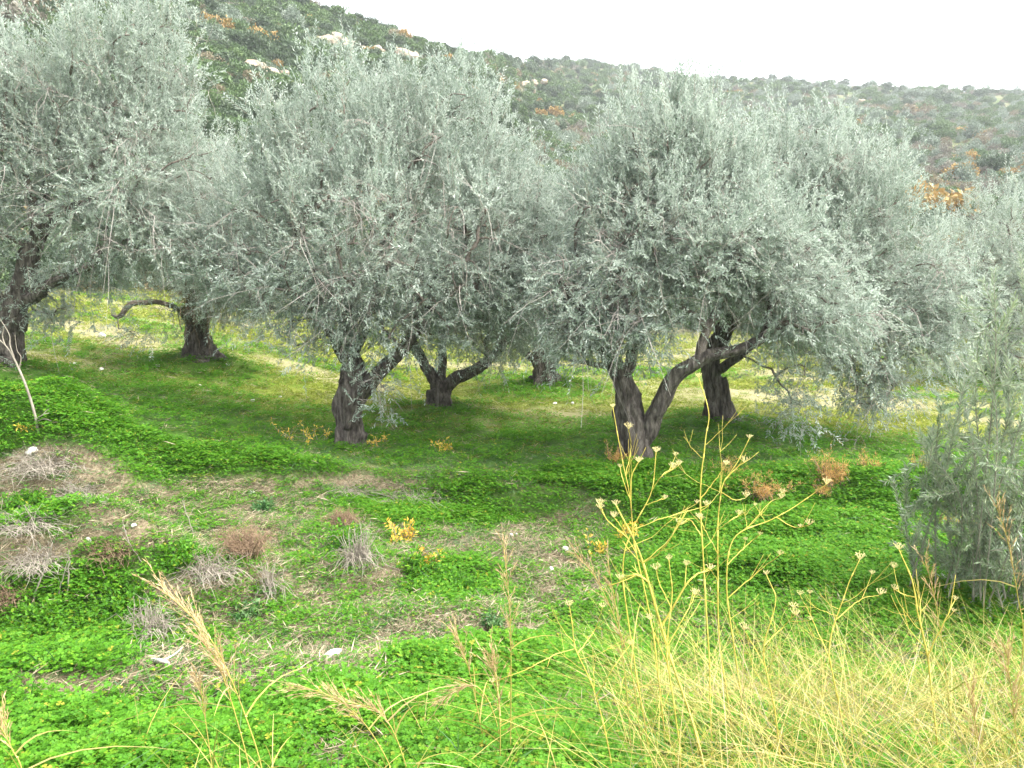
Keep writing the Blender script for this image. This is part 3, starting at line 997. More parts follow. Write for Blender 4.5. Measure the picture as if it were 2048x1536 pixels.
# ------------------------------------------------------------------ scrub on the hillside
def shrub_mesh(kind, seed, n=1300, tall=.85, leafsz=.15):
    """a bush of unit radius: leaf clumps on a handful of lobes, with gaps, and a few stems"""
    r = np.random.RandomState(seed)
    mb = MB()
    nl = r.randint(7, 12)
    cs = []
    for k in range(nl):
        a = r.rand() * 2 * PI; q = .62 * math.sqrt(r.rand())
        cs.append((q * math.cos(a), q * math.sin(a), (.25 + .65 * r.rand()) * tall * (1.15 - q), .28 + .22 * r.rand()))
    cs = np.array(cs)
    k = r.randint(0, nl, n)
    d = unit(r.randn(n, 3) * np.array([1, 1, .85]))
    rad = cs[k, 3] * (.55 + .5 * r.rand(n))
    P = cs[k, :3] + d * rad[:, None]
    P[:, 2] = np.maximum(P[:, 2], .02 + .1 * r.rand(n))
    D = unit(d * .6 + r.randn(n, 3) * .7 + np.array([0, 0, .3]))
    N = unit(d + r.randn(n, 3) * .6)
    W = unit(np.cross(N, D)); N = np.cross(D, W)
    L = leafsz * (.6 + .8 * r.rand(n))
    V, T = leaves(P, D, W, N, L, L * .62, .15)
    lobe_tone = r.rand(nl)
    tone = np.clip(lobe_tone[k] * .45 + .55 * r.rand(n), 0, 1)
    mb.add(V, T, None, np.repeat(tone, 4))
    for c in cs[:5]:
        tube(mb, np.array([[0, 0, -.15], c[:3] * .5 + [0, 0, .05], c[:3]]), [.035, .025, .012], 4, tone=.15)
    return mb.mesh(kind + '_shrub')


SHR = {k: [shrub_mesh(k, 100 + 17 * j + 3 * i, tall={'grey': 1.15, 'dark': 1.0, 'mauve': .8}.get(k, .9),
                      n={'mauve': 800, 'brown': 800}.get(k, 1300), leafsz={'grey': .13, 'mauve': .12, 'brown': .12}.get(k, .15)) for i in range(3)]
       for j, k in enumerate(SHRUBS)}
for k in SHR:
    for me in SHR[k]: me.materials.append(M['shrub_' + k])

cand = []
rr_ = np.random.RandomState(77)
N_C = 14000
u = rr_.rand(N_C)
az = -.66 + 1.34 * rr_.rand(N_C)
rt = 115 + 150 * smooth(-0.06, 0.10, az)
r_ = np.exp(np.log(29) + (np.log(rt * 1.02) - np.log(29)) * rr_.rand(N_C) ** .8)
X, Y_ = r_ * np.sin(az), r_ * np.cos(az)
Z = h(X, Y_)
size = (1.0 + .8 * rr_.rand(N_C) ** 2) * (1 + .35 * smooth(60, 200, r_)) * (1 - .25 * smooth(45, 30, r_))
f1 = fbm(X * .035, Y_ * .035, 91, 3); f2 = fbm(X * .06 + 5, Y_ * .06, 95, 3)
keep_d = np.where(az < -.02, .85, .60)
grid = {}
kinds_l = ['dark', 'mid', 'mid', 'dark', 'grey', 'brown', 'orange', 'mauve']
for i in range(N_C):
    left = az[i] < -.01 + .0012 * (r_[i] - 60)
    if rr_.rand() > (.98 if f1[i] > .42 else .62): continue
    w = size[i]
    ck = (int(X[i] // 4), int(Y_[i] // 4))
    bad = False
    for a in (-1, 0, 1):
        for b in (-1, 0, 1):
            for (qx, qy, qw) in grid.get((ck[0] + a, ck[1] + b), ()):
                if (qx - X[i]) ** 2 + (qy - Y_[i]) ** 2 < (.50 * (qw + w)) ** 2: bad = True
    if bad: continue
    grid.setdefault(ck, []).append((X[i], Y_[i], w))
    v = rr_.rand() + (f2[i] - .5) * .8
    top = r_[i] > rt[i] * .86
    if left: pr = [('dark', .38), ('mid', .46), ('grey', .04), ('brown', .06), ('mauve', .03), ('orange', .03)]
    elif r_[i] < 62: pr = [('grey', .30), ('mid', .28), ('dark', .16), ('brown', .12), ('mauve', .08), ('orange', .06)]
    elif top or f2[i] < .44: pr = [('mid', .45), ('dark', .27), ('grey', .20), ('mauve', .08)]
    else: pr = [('mauve', .24), ('brown', .18), ('grey', .28), ('mid', .27), ('orange', .03)]
    q = rr_.rand(); kd = pr[-1][0]
    for nm, pp in pr:
        if q < pp: kd = nm; break
        q -= pp
    cand.append((X[i], Y_[i], Z[i], w, kd, left, r_[i]))

cand.sort(key=lambda c: -c[3] / c[6])
px_all = np.array([project(np.array(c[0]), np.array(c[1]), np.array(c[2] + c[3] * .6)) for c in cand])
inview = [k for k in range(len(cand)) if -20 < px_all[k, 0] < 2068 and -30 < px_all[k, 1] < 700]
# what the grove leaves open to view
def open_view(px, py):
    return (py < np.interp(px, [0, 100, 330, 430, 470, 560, 700, 930, 1060, 1150, 1180, 1300, 1420, 1480, 1600, 1750, 1840, 1880, 1960, 2048],
                           [80, 40, 30, 130, 280, 110, 90, 110, 200, 300, 230, 170, 230, 280, 230, 270, 380, 470, 380, 400]))
vis = [k for k in inview if open_view(*px_all[k])][:280]
WORDS = {'dark': 'dark evergreen bush', 'mid': 'mid green bush', 'grey': 'grey green bush', 'brown': 'brownish bush',
         'orange': 'orange bush', 'mauve': 'leafless greyish bush'}
LAND = [(250, 'above the left edge crown'), (440, 'right of the left crown'), (560, 'before the middle crown'),
        (650, 'left of the long cliff'), (740, 'by the long cliff end'), (830, 'above the long cliff'),
        (950, 'right of the long cliff'), (1060, 'over the middle crown shoulder'), (1180, 'in the dip between crowns'),
        (1330, 'over the pointed crown'), (1480, 'right of the pointed crown'), (1640, 'over the wide crown'),
        (1760, 'right of the wide crown'), (1850, 'left of the bright orange bush'), (1950, 'above the bright orange bush'), (9999, 'near the right edge')]
ORD = 'first second third fourth fifth sixth seventh eighth ninth tenth eleventh twelfth thirteenth fourteenth fifteenth sixteenth'.split()
sets = {}
for k in vis:
    px, py = px_all[k]
    land = next(t for lim, t in LAND if px < lim)
    dy = py - np.interp(px, SKY_X, SKY_Y)
    zone = 'at the skyline' if dy < 22 else 'upslope' if dy < 75 else 'midslope' if dy < 140 else 'downslope'
    sets.setdefault((cand[k][4], zone, land), []).append(k)
for (kd, zone, land), ks in sets.items():
    ks.sort(key=lambda k: px_all[k, 0])
    for j, k in enumerate(ks):
        x, y, z, w, kd, left, r0 = cand[k]
        o = link('hill_shrub', SHR[kd][k % 3], None, None, (x, y, z - .08))
        o.rotation_euler = (0, 0, rr_.rand() * 7)
        o.scale = (w, w, w * (.8 + .4 * rr_.rand()))
        lab = f"{WORDS[kd]} {zone} {land}"
        if len(ks) > 1: lab += f", {ORD[min(j, 15)]} from left"
        tag(o, lab, 'bush', WORDS[kd] + 'es on the hillside')
vs = set(vis)
rest = [k for k in range(len(cand)) if k not in vs]
flat_src = [(me, None) for kd in SHRUBS for me in SHR[kd]]
kidx = {kd: j * 3 for j, kd in enumerate(SHRUBS)}
A = np.array([cand[k][:4] for k in rest])
scatter('hillside_scrub', 'mixed scrub covering the hillside as one mass', A[:, :3] - [0, 0, .08],
        np.stack([0 * A[:, 0], 0 * A[:, 0], rr_.rand(len(A)) * 7], -1), A[:, 3],
        [kidx[cand[k][4]] + k % 3 for k in rest], flat_src)
# low undergrowth between the bushes
U = 24000
az = -.66 + 1.34 * rr_.rand(U); rt = 115 + 150 * smooth(-0.06, 0.10, az)
r_ = np.exp(np.log(28) + (np.log(rt) - np.log(28)) * rr_.rand(U) ** .75)
X, Y_ = r_ * np.sin(az), r_ * np.cos(az); Z = h(X, Y_)
lp = np.array([0, 0, 3, 3, 3, 9, 0]); rp = np.array([3, 6, 3, 9, 3, 15, 6])
pk = np.where(az < 0, lp[rr_.randint(0, 7, U)], rp[rr_.randint(0, 7, U)]) + rr_.randint(0, 3, U)
scatter('hillside_undergrowth', 'knee high undergrowth between the bushes of the hillside', np.stack([X, Y_, Z - .05], -1),
        np.stack([0 * X, 0 * X, rr_.rand(U) * 7], -1), .4 + .5 * rr_.rand(U), pk, flat_src)

# the bushes that stand out
for px, py, w, kd, lab in ((1880, 440, 3.0, 'orange', 'bright orange bush between the pale right tree and the silver crown beside it'),
                           (1825, 450, 1.8, 'orange', 'small orange bush left of the bright orange one at right'),
                           (430, 62, 2.0, 'orange', 'orange bush highest on the steep hill above the left crowns'),
                           (530, 92, 1.9, 'orange', 'rusty orange bush on the steep hill right of the highest orange one'),
                           (1105, 235, 2.2, 'orange', 'yellow orange bush in the dip between two crowns below the ridge'),
                           (1125, 262, 1.8, 'mauve', 'pinkish leafless bush just below the yellow orange one in the dip'),
                           (1840, 235, 4.2, 'brown', 'tan domed bush beside the terrace wall on the far right hill'),
                           (1915, 360, 2.2, 'orange', 'tan orange bush on the slope above the pale right tree'),
                           (20, 70, 3.2, 'mauve', 'reddish leafless bush in the upper left corner'),
                           (60, 25, 3.0, 'brown', 'russet brown bush at the top left edge of the frame'),
                           (2040, 335, 2.0, 'orange', 'orange bush cut by the right edge above the pale tree'),
                           (980, 205, 2.6, 'dark', 'large dark evergreen bush right of the cliff, above the middle crown'),
                           (1095, 200, 2.6, 'dark', 'dark blue green bush above the dip between two crowns'),
                           (560, 128, 2.4, 'dark', 'dark evergreen bush directly left of the pale cliff'),
                           (1985, 345, 2.2, 'dark', 'dark green bush above the pale right tree'),
                           (2030, 400, 2.2, 'grey', 'grey green olive bush at the right edge behind the pale tree')):
    p = ground_pt(px, py, 420)
    o = link('hill_shrub', SHR[kd][int(px) % 3], None, None, (p[0], p[1], p[2] - .1))
    o.scale = (w, w, w); o.rotation_euler = (0, 0, px)
    tag(o, lab, 'bush')


# ------------------------------------------------------------------ rocks
def rock_mesh(name, size, seed, sub=2, rough=.35, mb=None, loc=(0, 0, 0), yaw=0):
    import bmesh
    bm = bmesh.new(); bmesh.ops.create_icosphere(bm, subdivisions=sub, radius=1)
    V = np.array([v.co[:] for v in bm.verts]); T = np.array([[v.index for v in f.verts] for f in bm.faces]); bm.free()
    r = np.random.RandomState(seed)
    for k in range(9):     # cut flat faces
        d = unit(r.randn(3)); c = .62 + .25 * r.rand()
        q = V @ d
        V = V - np.maximum(q - c, 0)[:, None] * d
    V = V * (1 + rough * .25 * (fbm(V[:, 0] * 2 + seed, V[:, 1] * 2 + V[:, 2] * 1.7, seed, 3) - .5))[:, None]
    V = V * np.asarray(size)
    cz, sz = math.cos(yaw), math.sin(yaw)
    V = np.stack([V[:, 0] * cz - V[:, 1] * sz, V[:, 0] * sz + V[:, 1] * cz, V[:, 2]], -1) + loc
    if mb is not None:
        mb.add(V, T); return
    return mk(name, V, [T], False)


for lab, pts, s0 in (('long pale cliff band on the steep hill above the middle crown', [(645, 100), (672, 98), (700, 104), (730, 108), (755, 110), (785, 116), (810, 124), (860, 126)], .95),
                     ('small white cliff between the left crown and the middle crown', [(462, 142), (490, 146), (520, 150)], .8),
                     ('pale rock face on the ridge right of the middle crown', [(1040, 168), (1062, 170)], 1.1)):
    p0 = ground_pt(*pts[0], 420)
    root = empty('rock_outcrop', p0, lab, 'rock')
    for i, (px, py) in enumerate(pts):
        p = ground_pt(px, py, 420)
        for j in range(7):
            s = s0 * (.45 + .75 * rr_.rand())
            off = np.array([rr_.randn() * 1.3, rr_.randn() * .7, rr_.randn() * .5 - .2])
            o = link('rock', rock_mesh('rock', (s * 1.25, s * .8, s * .8), 300 + i * 7 + j, 2, 1.6), M['cliff'], root)
            o.location = p - p0 + off + np.array([0, 0, .25 * s]); o.rotation_euler = (0, 0, rr_.rand() * 1.0 - .5)
for lab, a, b, n in (('low dry stone terrace wall on the far hill near the right edge', (1850, 243), (2060, 236), 26),
                     ('second stone terrace wall below the far ridge, right of the pointed crown', (1500, 192), (1760, 204), 26),
                     ('short pale stone terrace wall under the longer one at the right', (1790, 262), (1900, 250), 14)):
    p0 = ground_pt(*a, 420)
    root = empty('terrace_wall', p0, lab, 'stone wall')
    for i in range(n):
        t = (i + .35 * rr_.randn()) / (n - 1)
        p = ground_pt(a[0] + (b[0] - a[0]) * t, a[1] + (b[1] - a[1]) * t + rr_.randn() * 1.2, 420)
        s = .5 + .5 * rr_.rand()
        o = link('stone', rock_mesh('stone', (s * 1.5, s, s * .7), 500 + i, 1), M['cliff'], root)
        o.location = p - p0

for i, (px, py, w, hgt, lab) in enumerate((
        (65, 905, 17, 8, 'flat white stone on top of the root covered mound at left'),
        (208, 1003, 13, 9, 'white stone at the right foot of the left mound'),
        (503, 988, 9, 5, 'small white stone on the grass edge above the dark green clump'),
        (178, 1086, 8, 7, 'white block sitting among dead roots below the left mound'),
        (268, 1056, 8, 4, 'white pebble above the dead branches at left'),
        (205, 672, 9, 7, 'square white boulder far back under the bowed limb'),
        (62, 1440, 11, 6, 'pale stone in the grass near the lower left corner'),
        (1130, 1100, 9, 6, 'pale stone in the bare patch left of the yellow shoots'),
        (1102, 1142, 7, 9, 'upright white stone below the bare patch'),
        (1022, 1072, 5, 4, 'tiny white stone at the top of the bare patch'),
        (1033, 1070, 4, 3, 'tiniest white stone right beside another at the top of the bare patch'),
        (940, 1113, 6, 4, 'small pale stone at the left end of the bare patch'),
        (985, 1276, 8, 4, 'pale stone on the lower soil edge behind the dry plumes'),
        (1075, 1265, 8, 4, 'pale stone on the lower soil edge, right of its neighbour'),
        (1690, 881, 7, 3, 'white flake on the grass right of the forked tree'),
        (455, 730, 5, 2, 'white pebble on the grass below the straight dark trunk'),
        (505, 802, 5, 3, 'white pebble alone on the tan grass left of the thick trunk'),
        (315, 732, 6, 2, 'white chip on the grass below the long bowed limb'),
        (150, 729, 6, 2, 'white chip on the grass beside the mound at the left edge'),
        (203, 739, 6, 3, 'second white chip right of the mound at the left edge'),
        (400, 772, 4, 2, 'small white chip in the middle of the sunny grass at left'),
        (560, 795, 4, 2, 'small white chip nearest the thick trunk on its left'),
        (1110, 808, 5, 2, 'white chip on the track left of the forked tree'),
        (1145, 807, 4, 2, 'white chip on the track right beside the forked tree'),
        (1330, 812, 4, 2, 'white chip between the two arms of the forked tree'),
        (1590, 790, 5, 2, 'white chip on the tan strip behind the twisted trunk'),
        (1695, 795, 4, 2, 'white chip on the tan strip under the hanging silver branches'),
        (360, 1335, 7, 3, 'pale pebble beside the bleached stick'),
        (560, 1385, 8, 4, 'pale pebble on the soil above the lower green bank'),
        (310, 1415, 8, 4, 'pale pebble on the soil left of the dry plume'))):
    p = ground_pt(px, py + hgt * .6)
    s = p[1] / F
    o = link('stone', rock_mesh('stone', (w * s, w * s * .75, max(hgt, 3) * s * 1.1), 700 + i), M['stone'])
    o.location = p + np.array([0, 0, hgt * s * .45 + .012]); o.rotation_euler = (rr_.randn() * .12, rr_.randn() * .12, rr_.randn() * .4)
    tag(o, lab, 'stone')
p = ground_pt(662, 1335); s = p[1] / F
o = link('stone', rock_mesh('stone', (25 * s, 9 * s, 8.5 * s), 751, 3, .5), M['stone']); o.location = p + np.array([0, 0, 9 * s + .055]); o.rotation_euler = (.1, -.28, .25)
tag(o, 'long pale log shaped stone lying at the edge of the lower green bank', 'stone')


# ------------------------------------------------------------------ plants in front
def plant_root(p): return np.array([p[0], p[1], float(h(p[0], p[1]))])


def rooted(Y, pts):
    """stem points (first is the lowest) at depth Y, led down to the ground"""
    P = [at(p[0], p[1], Y + (p[2] if len(p) > 2 else 0)) for p in pts]
    g = plant_root(P[0])
    if P[0][2] > g[2] + .04:
        P = [np.array([g[0], g[1], g[2] - .03])] + P
    else:
        P[0] = g - np.array([0, 0, .03])
    return P


def umbel_mesh(seed):
    r = np.random.RandomState(seed)
    mb = MB(); n = 11
    for k in range(n):
        a = k * 2.4; q = .9 * math.sqrt((k + .5) / n)
        d = unit(np.array([q * math.cos(a), q * math.sin(a), .75])); L = .024 + .010 * r.rand()
        tube(mb, np.array([[0, 0, 0], d * L * .6, d * L + [0, 0, .003]]), [.0011, .0009, .0008], 4, tone=.8)
        for q2 in range(4):
            e = d * L + r.randn(3) * .0030
            mb.add(e + .0017 * np.array([[1, 0, 0], [-.5, .87, 0], [-.5, -.87, 0], [0, 0, 1.6], [0, 0, -1.2]]),
                   [[0, 1, 3], [1, 2, 3], [2, 0, 3], [1, 0, 4], [2, 1, 4], [0, 2, 4]], None, .95)
    return mb.mesh('umbel')


UMB = [umbel_mesh(s) for s in range(3)]
for u_ in UMB: u_.materials.append(M['umbel'])


def fennel(Y, stem, branches, lab, w=.0035, seed=0):
    r = np.random.RandomState(seed)
    P = rooted(Y, stem)
    g = P[0]
    root = empty('dried_fennel', g, lab, 'dry plant', None)
    Q, q = resample(P, np.linspace(w, w * .42, len(P)), 40)
    kn = np.repeat(r.randn(8, 3) * [.007, .004, 0], 1, 0)       # slight kinks at the joints
    Q = Q + np.stack([np.interp(np.linspace(0, 7, 40), np.arange(8), kn[:, c]) for c in range(3)], -1) * np.clip(np.arange(40) / 6, 0, 1)[:, None]
    mb = MB(); tube(mb, Q, q, 6, tone=.45)
    for k in range(4, 38, 6):      # swollen joints
        tube(mb, Q[k:k + 2], [q[k] * 1.35, q[k] * 1.3], 6, tone=.7)
    link('stem', mb.mesh('stem', True, g), M['fennel'], root)

    def put_umbel(p, d, k_=.7):
        o = link('umbel', UMB[r.randint(3)], None, root, p - g)
        d = unit(d + np.array([0, 0, .8])); o.rotation_euler = (math.acos(np.clip(d[2], -1, 1)), 0, math.atan2(d[0], -d[1]))
        o.scale = [k_ * (.7 + .55 * r.rand())] * 3
    put_umbel(Q[-1], Q[-1] - Q[-3])
    for b in branches:
        B = [at(x[0], x[1], Y + (x[2] if len(x) > 2 else r.randn() * .05)) for x in b]
        dd = np.linalg.norm(Q - B[0], axis=1); B[0] = Q[dd.argmin()]
        n = 16
        S, s = resample(B, np.linspace(w * .62, w * .34, len(B)), n)
        mb = MB(); tube(mb, S + r.randn(n, 3) * .001, s, 5, tone=.55)
        link('branch', mb.mesh('branch', True, g), M['fennel'], root)
        put_umbel(S[-1], S[-1] - S[-3])
        for k in range(r.randint(0, 3)):      # finer forks
            i = r.randint(5, n - 3)
            d = unit(unit(S[i + 1] - S[i]) + r.randn(3) * .5 + np.array([0, 0, .25]))
            L = .04 + .09 * r.rand()
            t = np.linspace(0, 1, 7)[:, None]
            f = S[i] + L * (d * t + np.array([0, 0, .15]) * t ** 2)
            mb = MB(); tube(mb, f, np.linspace(w * .32, w * .2, 7), 4, tone=.6)
            link('branch', mb.mesh('branch', True, g), M['fennel'], root)
            if r.rand() < .4: put_umbel(f[-1], f[-1] - f[-3], .55)
    for k in range(5):          # bare side shoots lower down
        i = r.randint(4, 30)
        d = unit(np.array([r.randn(), r.randn() * .5, .55]))
        L = .08 + .22 * r.rand()
        t = np.linspace(0, 1, 8)[:, None]
        f = Q[i] + L * (d * t + np.array([d[0] * -.2, 0, .2]) * t ** 2) + r.randn(8, 3) * .002
        mb = MB(); tube(mb, f, np.linspace(w * .36, w * .15, 8), 4, tone=.4)
        j = r.randint(3, 6)
        for q2 in range(2):
            d2 = unit(unit(f[j + 1] - f[j]) + r.randn(3) * .5)
            tube(mb, np.array([f[j], f[j] + d2 * L * .25, f[j] + d2 * L * .45 + [0, 0, .01]]), [w * .22, w * .18, w * .1], 4, tone=.4)
        link('side_shoot', mb.mesh('side_shoot', True, g), M['fennel'], root)
    return root


fennel(3.1, [(1335, 1500), (1300, 1260), (1270, 1090), (1262, 1000), (1250, 930), (1237, 880), (1222, 815)],
       [[(1250, 935), (1262, 897), (1257, 858)], [(1263, 1000), (1264, 950), (1277, 925)], [(1261, 1000), (1246, 960), (1240, 935)],
        [(1275, 1110), (1240, 1050), (1228, 1035)]],
       'tall dry yellow fennel whose pale umbels reach up against the forked trunk', seed=1)
fennel(3.0, [(1428, 1520), (1412, 1300), (1405, 1100), (1404, 950), (1412, 880), (1420, 825), (1398, 755)],
       [[(1405, 1060), (1380, 1040), (1360, 1050)], [(1404, 1010), (1430, 960), (1452, 930)]],
       'tallest dry fennel stalk, bent near its tip, beside the right trunk arm', seed=2)
fennel(3.15, [(1470, 1520), (1440, 1240), (1436, 1080), (1440, 990), (1462, 940), (1500, 878)],
       [[(1441, 985), (1470, 1000), (1492, 995)], [(1450, 960), (1480, 930), (1488, 925)], [(1437, 1060), (1462, 1040), (1478, 1030)],
        [(1438, 1100), (1410, 1060), (1402, 1040)]],
       'branching dry fennel right of the tallest stalk, umbels leaning right', seed=3)
fennel(2.95, [(1300, 1520), (1262, 1260), (1248, 1120), (1268, 1050), (1300, 985), (1312, 905)],
       [[(1303, 975), (1325, 950), (1346, 937)], [(1262, 1060), (1330, 1035), (1412, 1012)], [(1255, 1090), (1215, 1040), (1200, 1010)],
        [(1290, 1010), (1318, 1000), (1330, 998)]],
       'dry fennel with a long arm stretching right across the clover, low umbels', seed=4)
fennel(3.2, [(1500, 1530), (1470, 1300), (1455, 1160), (1470, 1075), (1545, 1040), (1600, 1010), (1655, 968)],
       [[(1500, 1060), (1540, 1005), (1562, 997)], [(1545, 1040), (1590, 1055), (1618, 1050)], [(1460, 1120), (1500, 1085), (1520, 1070)],
        [(1462, 1180), (1520, 1140), (1560, 1110)]],
       'dry fennel leaning far right, its umbels near the rusty feathery plants', seed=5)
fennel(2.7, [(1405, 1530), (1350, 1340), (1308, 1200), (1275, 1100), (1225, 1010)],
       [[(1320, 1230), (1380, 1160), (1420, 1140)], [(1300, 1180), (1270, 1150), (1240, 1160)]],
       'thick dry fennel stalk slanting up to the left through the others', w=.0065, seed=6)
fennel(2.7, [(1225, 1540), (1192, 1400), (1152, 1285), (1138, 1212)],
       [[(1154, 1290), (1110, 1310), (1050, 1340), (985, 1365)], [(1160, 1300), (1190, 1260), (1205, 1215)], [(1185, 1380), (1230, 1330), (1260, 1290)]],
       'lowest dry fennel, an orange arm reaching left over the green bank', seed=7)
fennel(2.6, [(1360, 1545), (1345, 1420), (1338, 1300), (1345, 1200), (1340, 1120)],
       [[(1340, 1300), (1370, 1230), (1390, 1190)], [(1341, 1330), (1310, 1270), (1300, 1240)], [(1343, 1230), (1320, 1170), (1312, 1140)]],
       'upright dry fennel in the middle of the cluster, its head below the others', seed=8)
fennel(2.8, [(1700, 1545), (1680, 1400), (1660, 1290), (1690, 1190), (1720, 1120)],
       [[(1662, 1300), (1620, 1230), (1600, 1190)], [(1675, 1230), (1720, 1200), (1760, 1190)]],
       'dry fennel standing alone right of the cluster in the yellow grass', seed=9)
fennel(2.6, [(1560, 1545), (1550, 1420), (1530, 1300), (1545, 1210), (1540, 1150)],
       [[(1532, 1310), (1570, 1250), (1590, 1230)], [(1535, 1330), (1500, 1280), (1488, 1260)]],
       'short dry fennel between the cluster and the lone one at right', seed=10)
fennel(2.8, [(1880, 1545), (1870, 1420), (1850, 1290), (1830, 1180), (1800, 1100)],
       [[(1855, 1300), (1890, 1240), (1910, 1200)], [(1840, 1220), (1810, 1190), (1790, 1180)]],
       'thin dry fennel below the young olive at the right edge', w=.0045, seed=11)


def plume_grass(Y, pts, lab, plume=.42, w=.0028, thick=1.0, seed=0, blades_=5):
    r = np.random.RandomState(seed)
    P = rooted(Y, pts); g = P[0]
    root = empty('plume_grass', g, lab, 'dry grass', None)
    n = 44
    Q, q = resample(P, np.linspace(w, w * .35, len(P)), n)
    mb = MB(); tube(mb, Q, q, 5, tone=.55)
    for k in range(2):
        a = Q[int(n * (.15 + .25 * k))]
        tube(mb, np.array([a, a + [.006, 0, .0]]), [w * 1.3, w * .6], 5, tone=.8)
    link('culm', mb.mesh('culm', True, g), M['drygrass'], root)
    # short side spikes along the upper part, each set with bristly spikelets
    mb = MB()
    for k in range(int(15 * thick) + 4):
        u = 1 - plume * (k + r.rand()) / (int(15 * thick) + 4)
        i = int(np.clip(u * (n - 1), 0, n - 2))
        T = unit(Q[i + 1] - Q[i]); sd = unit(np.cross(T, r.randn(3)))
        L = (.05 + .07 * r.rand()) * (.6 + .5 * thick)
        tt = np.linspace(0, 1, 5)[:, None]
        S = Q[i] + L * ((T + sd * .30) * tt + (sd * .10 + np.array([0, 0, -.10])) * tt ** 2)
        tube(mb, S, np.linspace(w * .4, w * .15, 5), 3, tone=.3)
        m = 15
        f = r.rand(m) * 3.99; j = f.astype(int); f = (f - j)[:, None]
        B = S[j] * (1 - f) + S[j + 1] * f
        D = unit(unit(S[j + 1] - S[j]) + r.randn(m, 3) * .22)
        N = unit(np.cross(D, r.randn(m, 3))); W = np.cross(N, D)
        V, Tt = leaves(B, D, W, N, .014 + .024 * r.rand(m), .0014 + .0016 * r.rand(m), .2)
        mb.add(V, Tt, None, np.repeat(r.rand(m), 4))
    tag(link('plume', mb.mesh('plume', False, g), M['plume'], root), kind='stuff')
    for k in range(blades_):
        i = r.randint(2, int(n * .6))
        a = Q[i]; t = np.linspace(0, 1, 6)[:, None]
        d = unit(np.array([r.randn() * .8, r.randn() * .5, .8])); L = .2 + .3 * r.rand()
        pth = a + L * (d * t + np.array([d[0] * .3, d[1] * .3, -.55]) * t ** 2)
        wv = unit(np.cross(d, [0.3, 1, .2])) * (.0028 * (1 - t ** 2 * .9))
        V = np.stack([pth - wv, pth + wv], 1).reshape(-1, 3)
        k2 = np.arange(5)[:, None] * 2
        mb = MB(); mb.add(V - g, None, np.concatenate([k2, k2 + 1, k2 + 3, k2 + 2], 1), r.rand())
        link('blade', mb.mesh('blade'), M['drygrass'], root)


for i, (Y, pts, lab, pl, th) in enumerate((
        (2.35, [(525, 1545), (490, 1430), (440, 1310), (390, 1240), (325, 1180)], 'largest tan plume grass bending left over the clover', .55, 1.6),
        (2.4, [(500, 1545), (465, 1410), (432, 1320), (405, 1285)], 'plume grass stalk behind and below the largest one', .5, 1.2),
        (2.5, [(425, 1545), (415, 1470), (405, 1400), (398, 1350)], 'short thin plume grass left of the largest one', .4, .7),
        (2.8, [(1020, 1545), (1022, 1380), (1020, 1230), (1008, 1100)], 'tall upright plume grass in front of the bare patch', .5, 1.1),
        (2.6, [(785, 1545), (735, 1455), (675, 1400), (605, 1372)], 'plume grass arching left at the bottom of the picture', .5, 1.3),
        (2.6, [(815, 1545), (785, 1460), (750, 1420), (690, 1402)], 'second arching plume grass, just right of the first', .45, 1.0),
        (2.9, [(975, 1545), (955, 1420), (935, 1330), (912, 1270)], 'plume grass leaning left beside the tall upright one', .4, .8),
        (2.7, [(1000, 1545), (1000, 1450), (992, 1360), (985, 1335)], 'bushy low plume grass at the foot of the tall upright one', .6, 1.3),
        (2.9, [(1010, 1545), (985, 1420), (945, 1370), (880, 1400)], 'plume grass drooping left with its head hanging down', .4, 1.1),
        (2.9, [(1262, 1500), (1250, 1350), (1236, 1240), (1215, 1120)], 'slim plume grass left of the fennel cluster', .45, .8),
        (2.9, [(1285, 1520), (1260, 1330), (1205, 1180), (1150, 1105)], 'pale plume grass bending left towards the stone', .35, .6),
        (3.0, [(2046, 1300), (2035, 1190), (2015, 1080), (1992, 1010)], 'tan plume grass in front of the young olive at right', .5, .9),
        (2.5, [(1975, 1545), (1958, 1480), (1948, 1430), (1945, 1380)], 'rusty plume grass near the bottom right corner', .6, 1.3),
        (2.4, [(2035, 1545), (2030, 1450), (2020, 1360), (2012, 1300)], 'tall tan plume grass in the bottom right corner', .5, 1.2),
        (2.9, [(1905, 1500), (1890, 1330), (1870, 1200), (1850, 1120)], 'slim plume grass below the orange feathery plant at right', .4, .7),
        (2.2, [(45, 1545), (25, 1500), (5, 1460), (-10, 1440)], 'pale plume grass in the bottom left corner', .5, 1.0))):
    plume_grass(Y, pts, lab, pl, thick=th, seed=40 + i)


def long_grass(name, n, sel, hl, hv, seed, wid=.0022, lean=.42, y0=1.7, y1=4.6):
    r = np.random.RandomState(seed)
    y = y0 + (y1 - y0) * r.rand(n * 6)
    x = (r.rand(n * 6) * 2 - 1) * (y * .8 + .2)
    z = h(x, y)
    px, py = project(x, y, z)
    ok = np.nonzero(r.rand(len(x)) < sel(px, py, x, y))[0][:n]
    n = len(ok)
    K = 6
    V, Qd, T = blades(n, 0, seed, hl, hv, wid, lean, 1.0, K - 1)
    V = V.reshape(n, K * 2, 3) + np.stack([x[ok], y[ok], z[ok]], -1)[:, None]
    mb = MB(); mb.add(V.reshape(-1, 3), None, Qd, T)
    return mb


